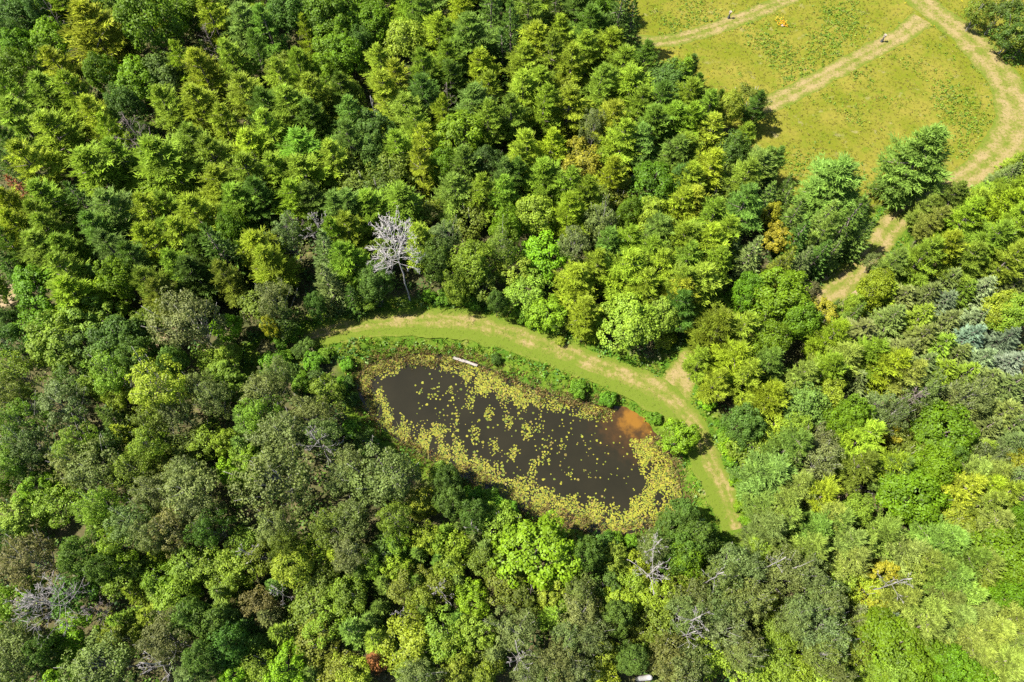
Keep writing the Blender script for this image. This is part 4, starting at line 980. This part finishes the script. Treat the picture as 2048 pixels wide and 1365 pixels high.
def lily_pads():
    r = np.random.default_rng(5)
    lo, hi = POND.min(0), POND.max(0)
    P = r.uniform(lo, hi, (220000, 2))
    dp = sdf(POND, P)
    P = P[dp < 0]; dp = dp[dp < 0]
    px = np.array([to_px((x, y, WATER_Z)) for x, y in P])
    # cover by where the pads lie in the pond: thick along the shores, thin in the middle, none in the open pools
    ka = rand_unit(r, 7)[:, :2] * r.uniform(.5, 1.6, (7, 1)); ph = r.uniform(0, 6.28, 7)
    nz = np.mean(np.cos(P @ ka.T + ph), 1) * 1.6
    kb = rand_unit(r, 7)[:, :2] * r.uniform(1.8, 3.4, (7, 1))
    nz2 = np.mean(np.cos(P @ kb.T + ph * 2), 1) * 1.6
    sw = px[:, 1] > 742 + (px[:, 0] - 760) * .56          # the south-west half of the pond
    width = np.where(sw, 4.0, 2.2) + nz * 1.3
    width = np.where(~sw & (px[:, 0] > 930) & (px[:, 0] < 1060), 3.9 + nz * 1.3, width)
    width = np.where(px[:, 0] < 800, 2.9 + nz * 1.0, width)
    width = np.where((px[:, 0] > 1260) & (px[:, 1] > 870), 4.2 + nz * 1.0, width)
    dens = np.clip((width + dp) / 1.8, 0, 1) * np.clip(.58 + nz2 * .95, .03, .95)
    # the sprinkled middle
    band = np.exp(-((px[:, 0] - 985 - (px[:, 1] - 820) * .6) / 75) ** 2) * ((px[:, 1] > 770) & (px[:, 1] < 960))
    dens = np.maximum(dens, band * np.clip(.0 + nz2 * .40, 0, .34))
    dens = np.maximum(dens, .006 * (dp < -1) * (px[:, 0] > 830))
    orange = np.hypot(px[:, 0] - 1268, (px[:, 1] - 842) * 1.3)
    dens *= np.clip((orange - 42) / 14, 0, 1)
    dens *= dp < -.15
    P = P[r.random(len(P)) < dens * .64]
    # thin out pads lying on one another
    keep, cell = [], {}
    R = np.clip(.095 * np.exp(r.normal(size=len(P)) * .32), .05, .18)
    for i, (x, y) in enumerate(P):
        cx, cy = int(x / .4), int(y / .4)
        if all((x - P[j][0]) ** 2 + (y - P[j][1]) ** 2 > ((R[i] + R[j]) * .62) ** 2 for ax in (-1, 0, 1) for ay in (-1, 0, 1) for j in cell.get((cx + ax, cy + ay), ())):
            keep.append(i); cell.setdefault((cx, cy), []).append(i)
    P, R = P[keep], R[keep]
    nb = np.array([np.sum(np.hypot(P[:, 0] - x, P[:, 1] - y) < .7) for x, y in P])
    loose = (nb <= 4)
    C = np.column_stack([P, np.full(len(P), WATER_Z)])
    kk = PADC[r.choice(5, len(P), p=[.32, .3, .18, .12, .08])] * r.uniform(.8, 1.2, (len(P), 1))
    kk *= np.where((px_of(P)[:, 0] > 1180), 1.1, 1.0)[:, None]
    V, T, idx = pad_mesh(C[~loose], R[~loose], r)
    tag(link('lily_pad_carpet', tri_mesh('lily_pad_carpet', V, T, col=kk[~loose][idx]), None, M_PAD),
        'crowded yellow-green lily pads carpeting the edges of the pond', 'lily pads', kind='stuff')
    li = np.where(loose)[0]
    li = li[np.argsort(-R[li])][:160]
    rest = np.setdiff1d(np.where(loose)[0], li)
    if len(rest):
        V, T, idx = pad_mesh(C[rest], R[rest], r)
        tag(link('small_lily_pads', tri_mesh('small_lily_pads', V, T, col=kk[rest][idx]), None, M_PAD), 'smallest loose lily pads sprinkled over the dark water', 'lily pads', kind='stuff')
    for i in li:
        V, T, idx = pad_mesh(np.zeros((1, 3)), R[i:i + 1], r)
        o = link('lily_pad', tri_mesh('lily_pad', V, T, col=kk[i:i + 1][idx]), None, M_PAD)
        o.location = C[i]
        x, y = to_px(C[i])
        zone = ('beside the orange shallows' if x > 1190 and y < 900 else 'in the right-hand open water' if x > 1120 else 'in the sprinkled middle of the pond' if x > 930 and y > 800 else
                'below the white plank' if x > 860 and y < 800 else 'round the dark pool at the left of the pond' if y < 850 else 'off the lower shore of the pond')
        tag(o, 'single yellow-green lily pad floating loose ' + zone, 'lily pad', 'loose lily pads ' + zone)
def px_of(P):
    return np.array([to_px((x, y, WATER_Z)) for x, y in P])
lily_pads()

# ------------------------------------------------------------------ small made things
def box_mesh(sx, sy, sz, bev=.015, top_taper=1.0):
    import bmesh
    bm = bmesh.new(); bmesh.ops.create_cube(bm, size=1)
    for v in bm.verts:
        k = top_taper if v.co.z > 0 else 1
        v.co = Vector((v.co.x * sx * k, v.co.y * sy * k, (v.co.z + .5) * sz))
    bmesh.ops.bevel(bm, geom=bm.edges[:], offset=bev, segments=2, affect='EDGES')
    me = bpy.data.meshes.new('box'); bm.to_mesh(me); bm.free()
    return me
M_PLANK = bark_mat('weathered_plank', (.15, .135, .12), (.21, .185, .17), 6)
M_DARKWOOD = bark_mat('dark_post', (.02, .022, .02), (.05, .05, .045), 6)
M_BOX = bark_mat('pale_box', (.17, .135, .11), (.23, .185, .15), 8)
a, b = at(906, 716, WATER_Z + .15)[0], at(954, 732, WATER_Z + .15)[0]
pl = empty('plank', tuple((a + b) / 2)); pl.rotation_euler = (0, 0, math.atan2(b[1] - a[1], b[0] - a[0]))
tag(pl, 'weathered white plank of two lengths lying at the edge of the lily pads', 'plank')
Lp = float(np.linalg.norm(b - a))
o = link('board', box_mesh(Lp * .46, .36, .12), pl, M_PLANK); o.location = (-Lp * .255, 0, 0)
o = link('board', box_mesh(Lp * .54, .33, .10), pl, M_PLANK); o.location = (Lp * .245, .03, 0); o.rotation_euler = (0, 0, -.035)
o = link('stake', box_mesh(.13, .13, .5), pl, M_DARKWOOD); o.location = (-.02, .22, -.3)
def meadow_post(px, py, label, h=1.35):
    p = at(px, py)[0]
    t = empty('nest_box_post', (p[0], p[1], 0)); t.rotation_euler = (0, 0, .5)
    tag(t, label, 'nest box', 'nest boxes on posts in the meadow')
    link('post', box_mesh(.16, .16, h * .75), t, M_DARKWOOD)
    o = link('guard', box_mesh(.42, .42, .55, .03, .55), t, M_DARKWOOD)
    o = link('box', box_mesh(.30, .28, .42), t, M_BOX); o.location = (0, 0, h * .7)
    o = link('roof', box_mesh(.42, .42, .06), t, M_BOX); o.location = (0, -.03, h * .7 + .42); o.rotation_euler = (.18, 0, 0)
meadow_post(1763, 84, 'small pale nest box on a dark post beside the straight meadow track')
meadow_post(1457, 37, 'small pale nest box on a dark post above the top meadow track', 1.25)
def rock(px, py):
    import bmesh
    p = at(px, py)[0]
    bm = bmesh.new(); bmesh.ops.create_icosphere(bm, subdivisions=2, radius=.30)
    r = random.Random(3)
    for v in bm.verts: v.co = Vector((v.co.x * 1.2, v.co.y, max(-.1, v.co.z * .6))) * r.uniform(.88, 1.1)
    me = bpy.data.meshes.new('rock'); bm.to_mesh(me); bm.free()
    o = link('rock', me, None, M_BOX); o.location = (p[0], p[1], .05)
    tag(o, 'pale pinkish rock ringed by orange flowers in the upper meadow', 'rock')
rock(1566, 52)
r_ = np.random.default_rng(9)
pf = at(1567, 49)[0][:2] + r_.normal(size=(40, 2)) * (.7, .5)
leafy('orange_flowers', 'orange flowers round the pale rock in the meadow', 'wildflowers', pf, np.full(40, .2), r_, 6, (.1, .25), (.2, .5), (.14, .26), [(.5, .22, .01), (.45, .30, .02), (.07, .15, .02)])
p = at(1300, 1356, 7.2)[0]
t = empty('broken_trunk', (p[0], p[1], 0)); tag(t, 'broken white trunk top showing among poplar leaves at the bottom edge', 'dead trunk')
link('stem', tri_mesh('stem', *tubes([([(0, 0, -.2), (0.03, 0, 4), (0, 0.04, 6.8), (.05, 0, 7.3)], [.26, .25, .27, .18])], 10), smooth=True), t, bark_mat('white_bark', (.18, .175, .17), (.24, .235, .23)))
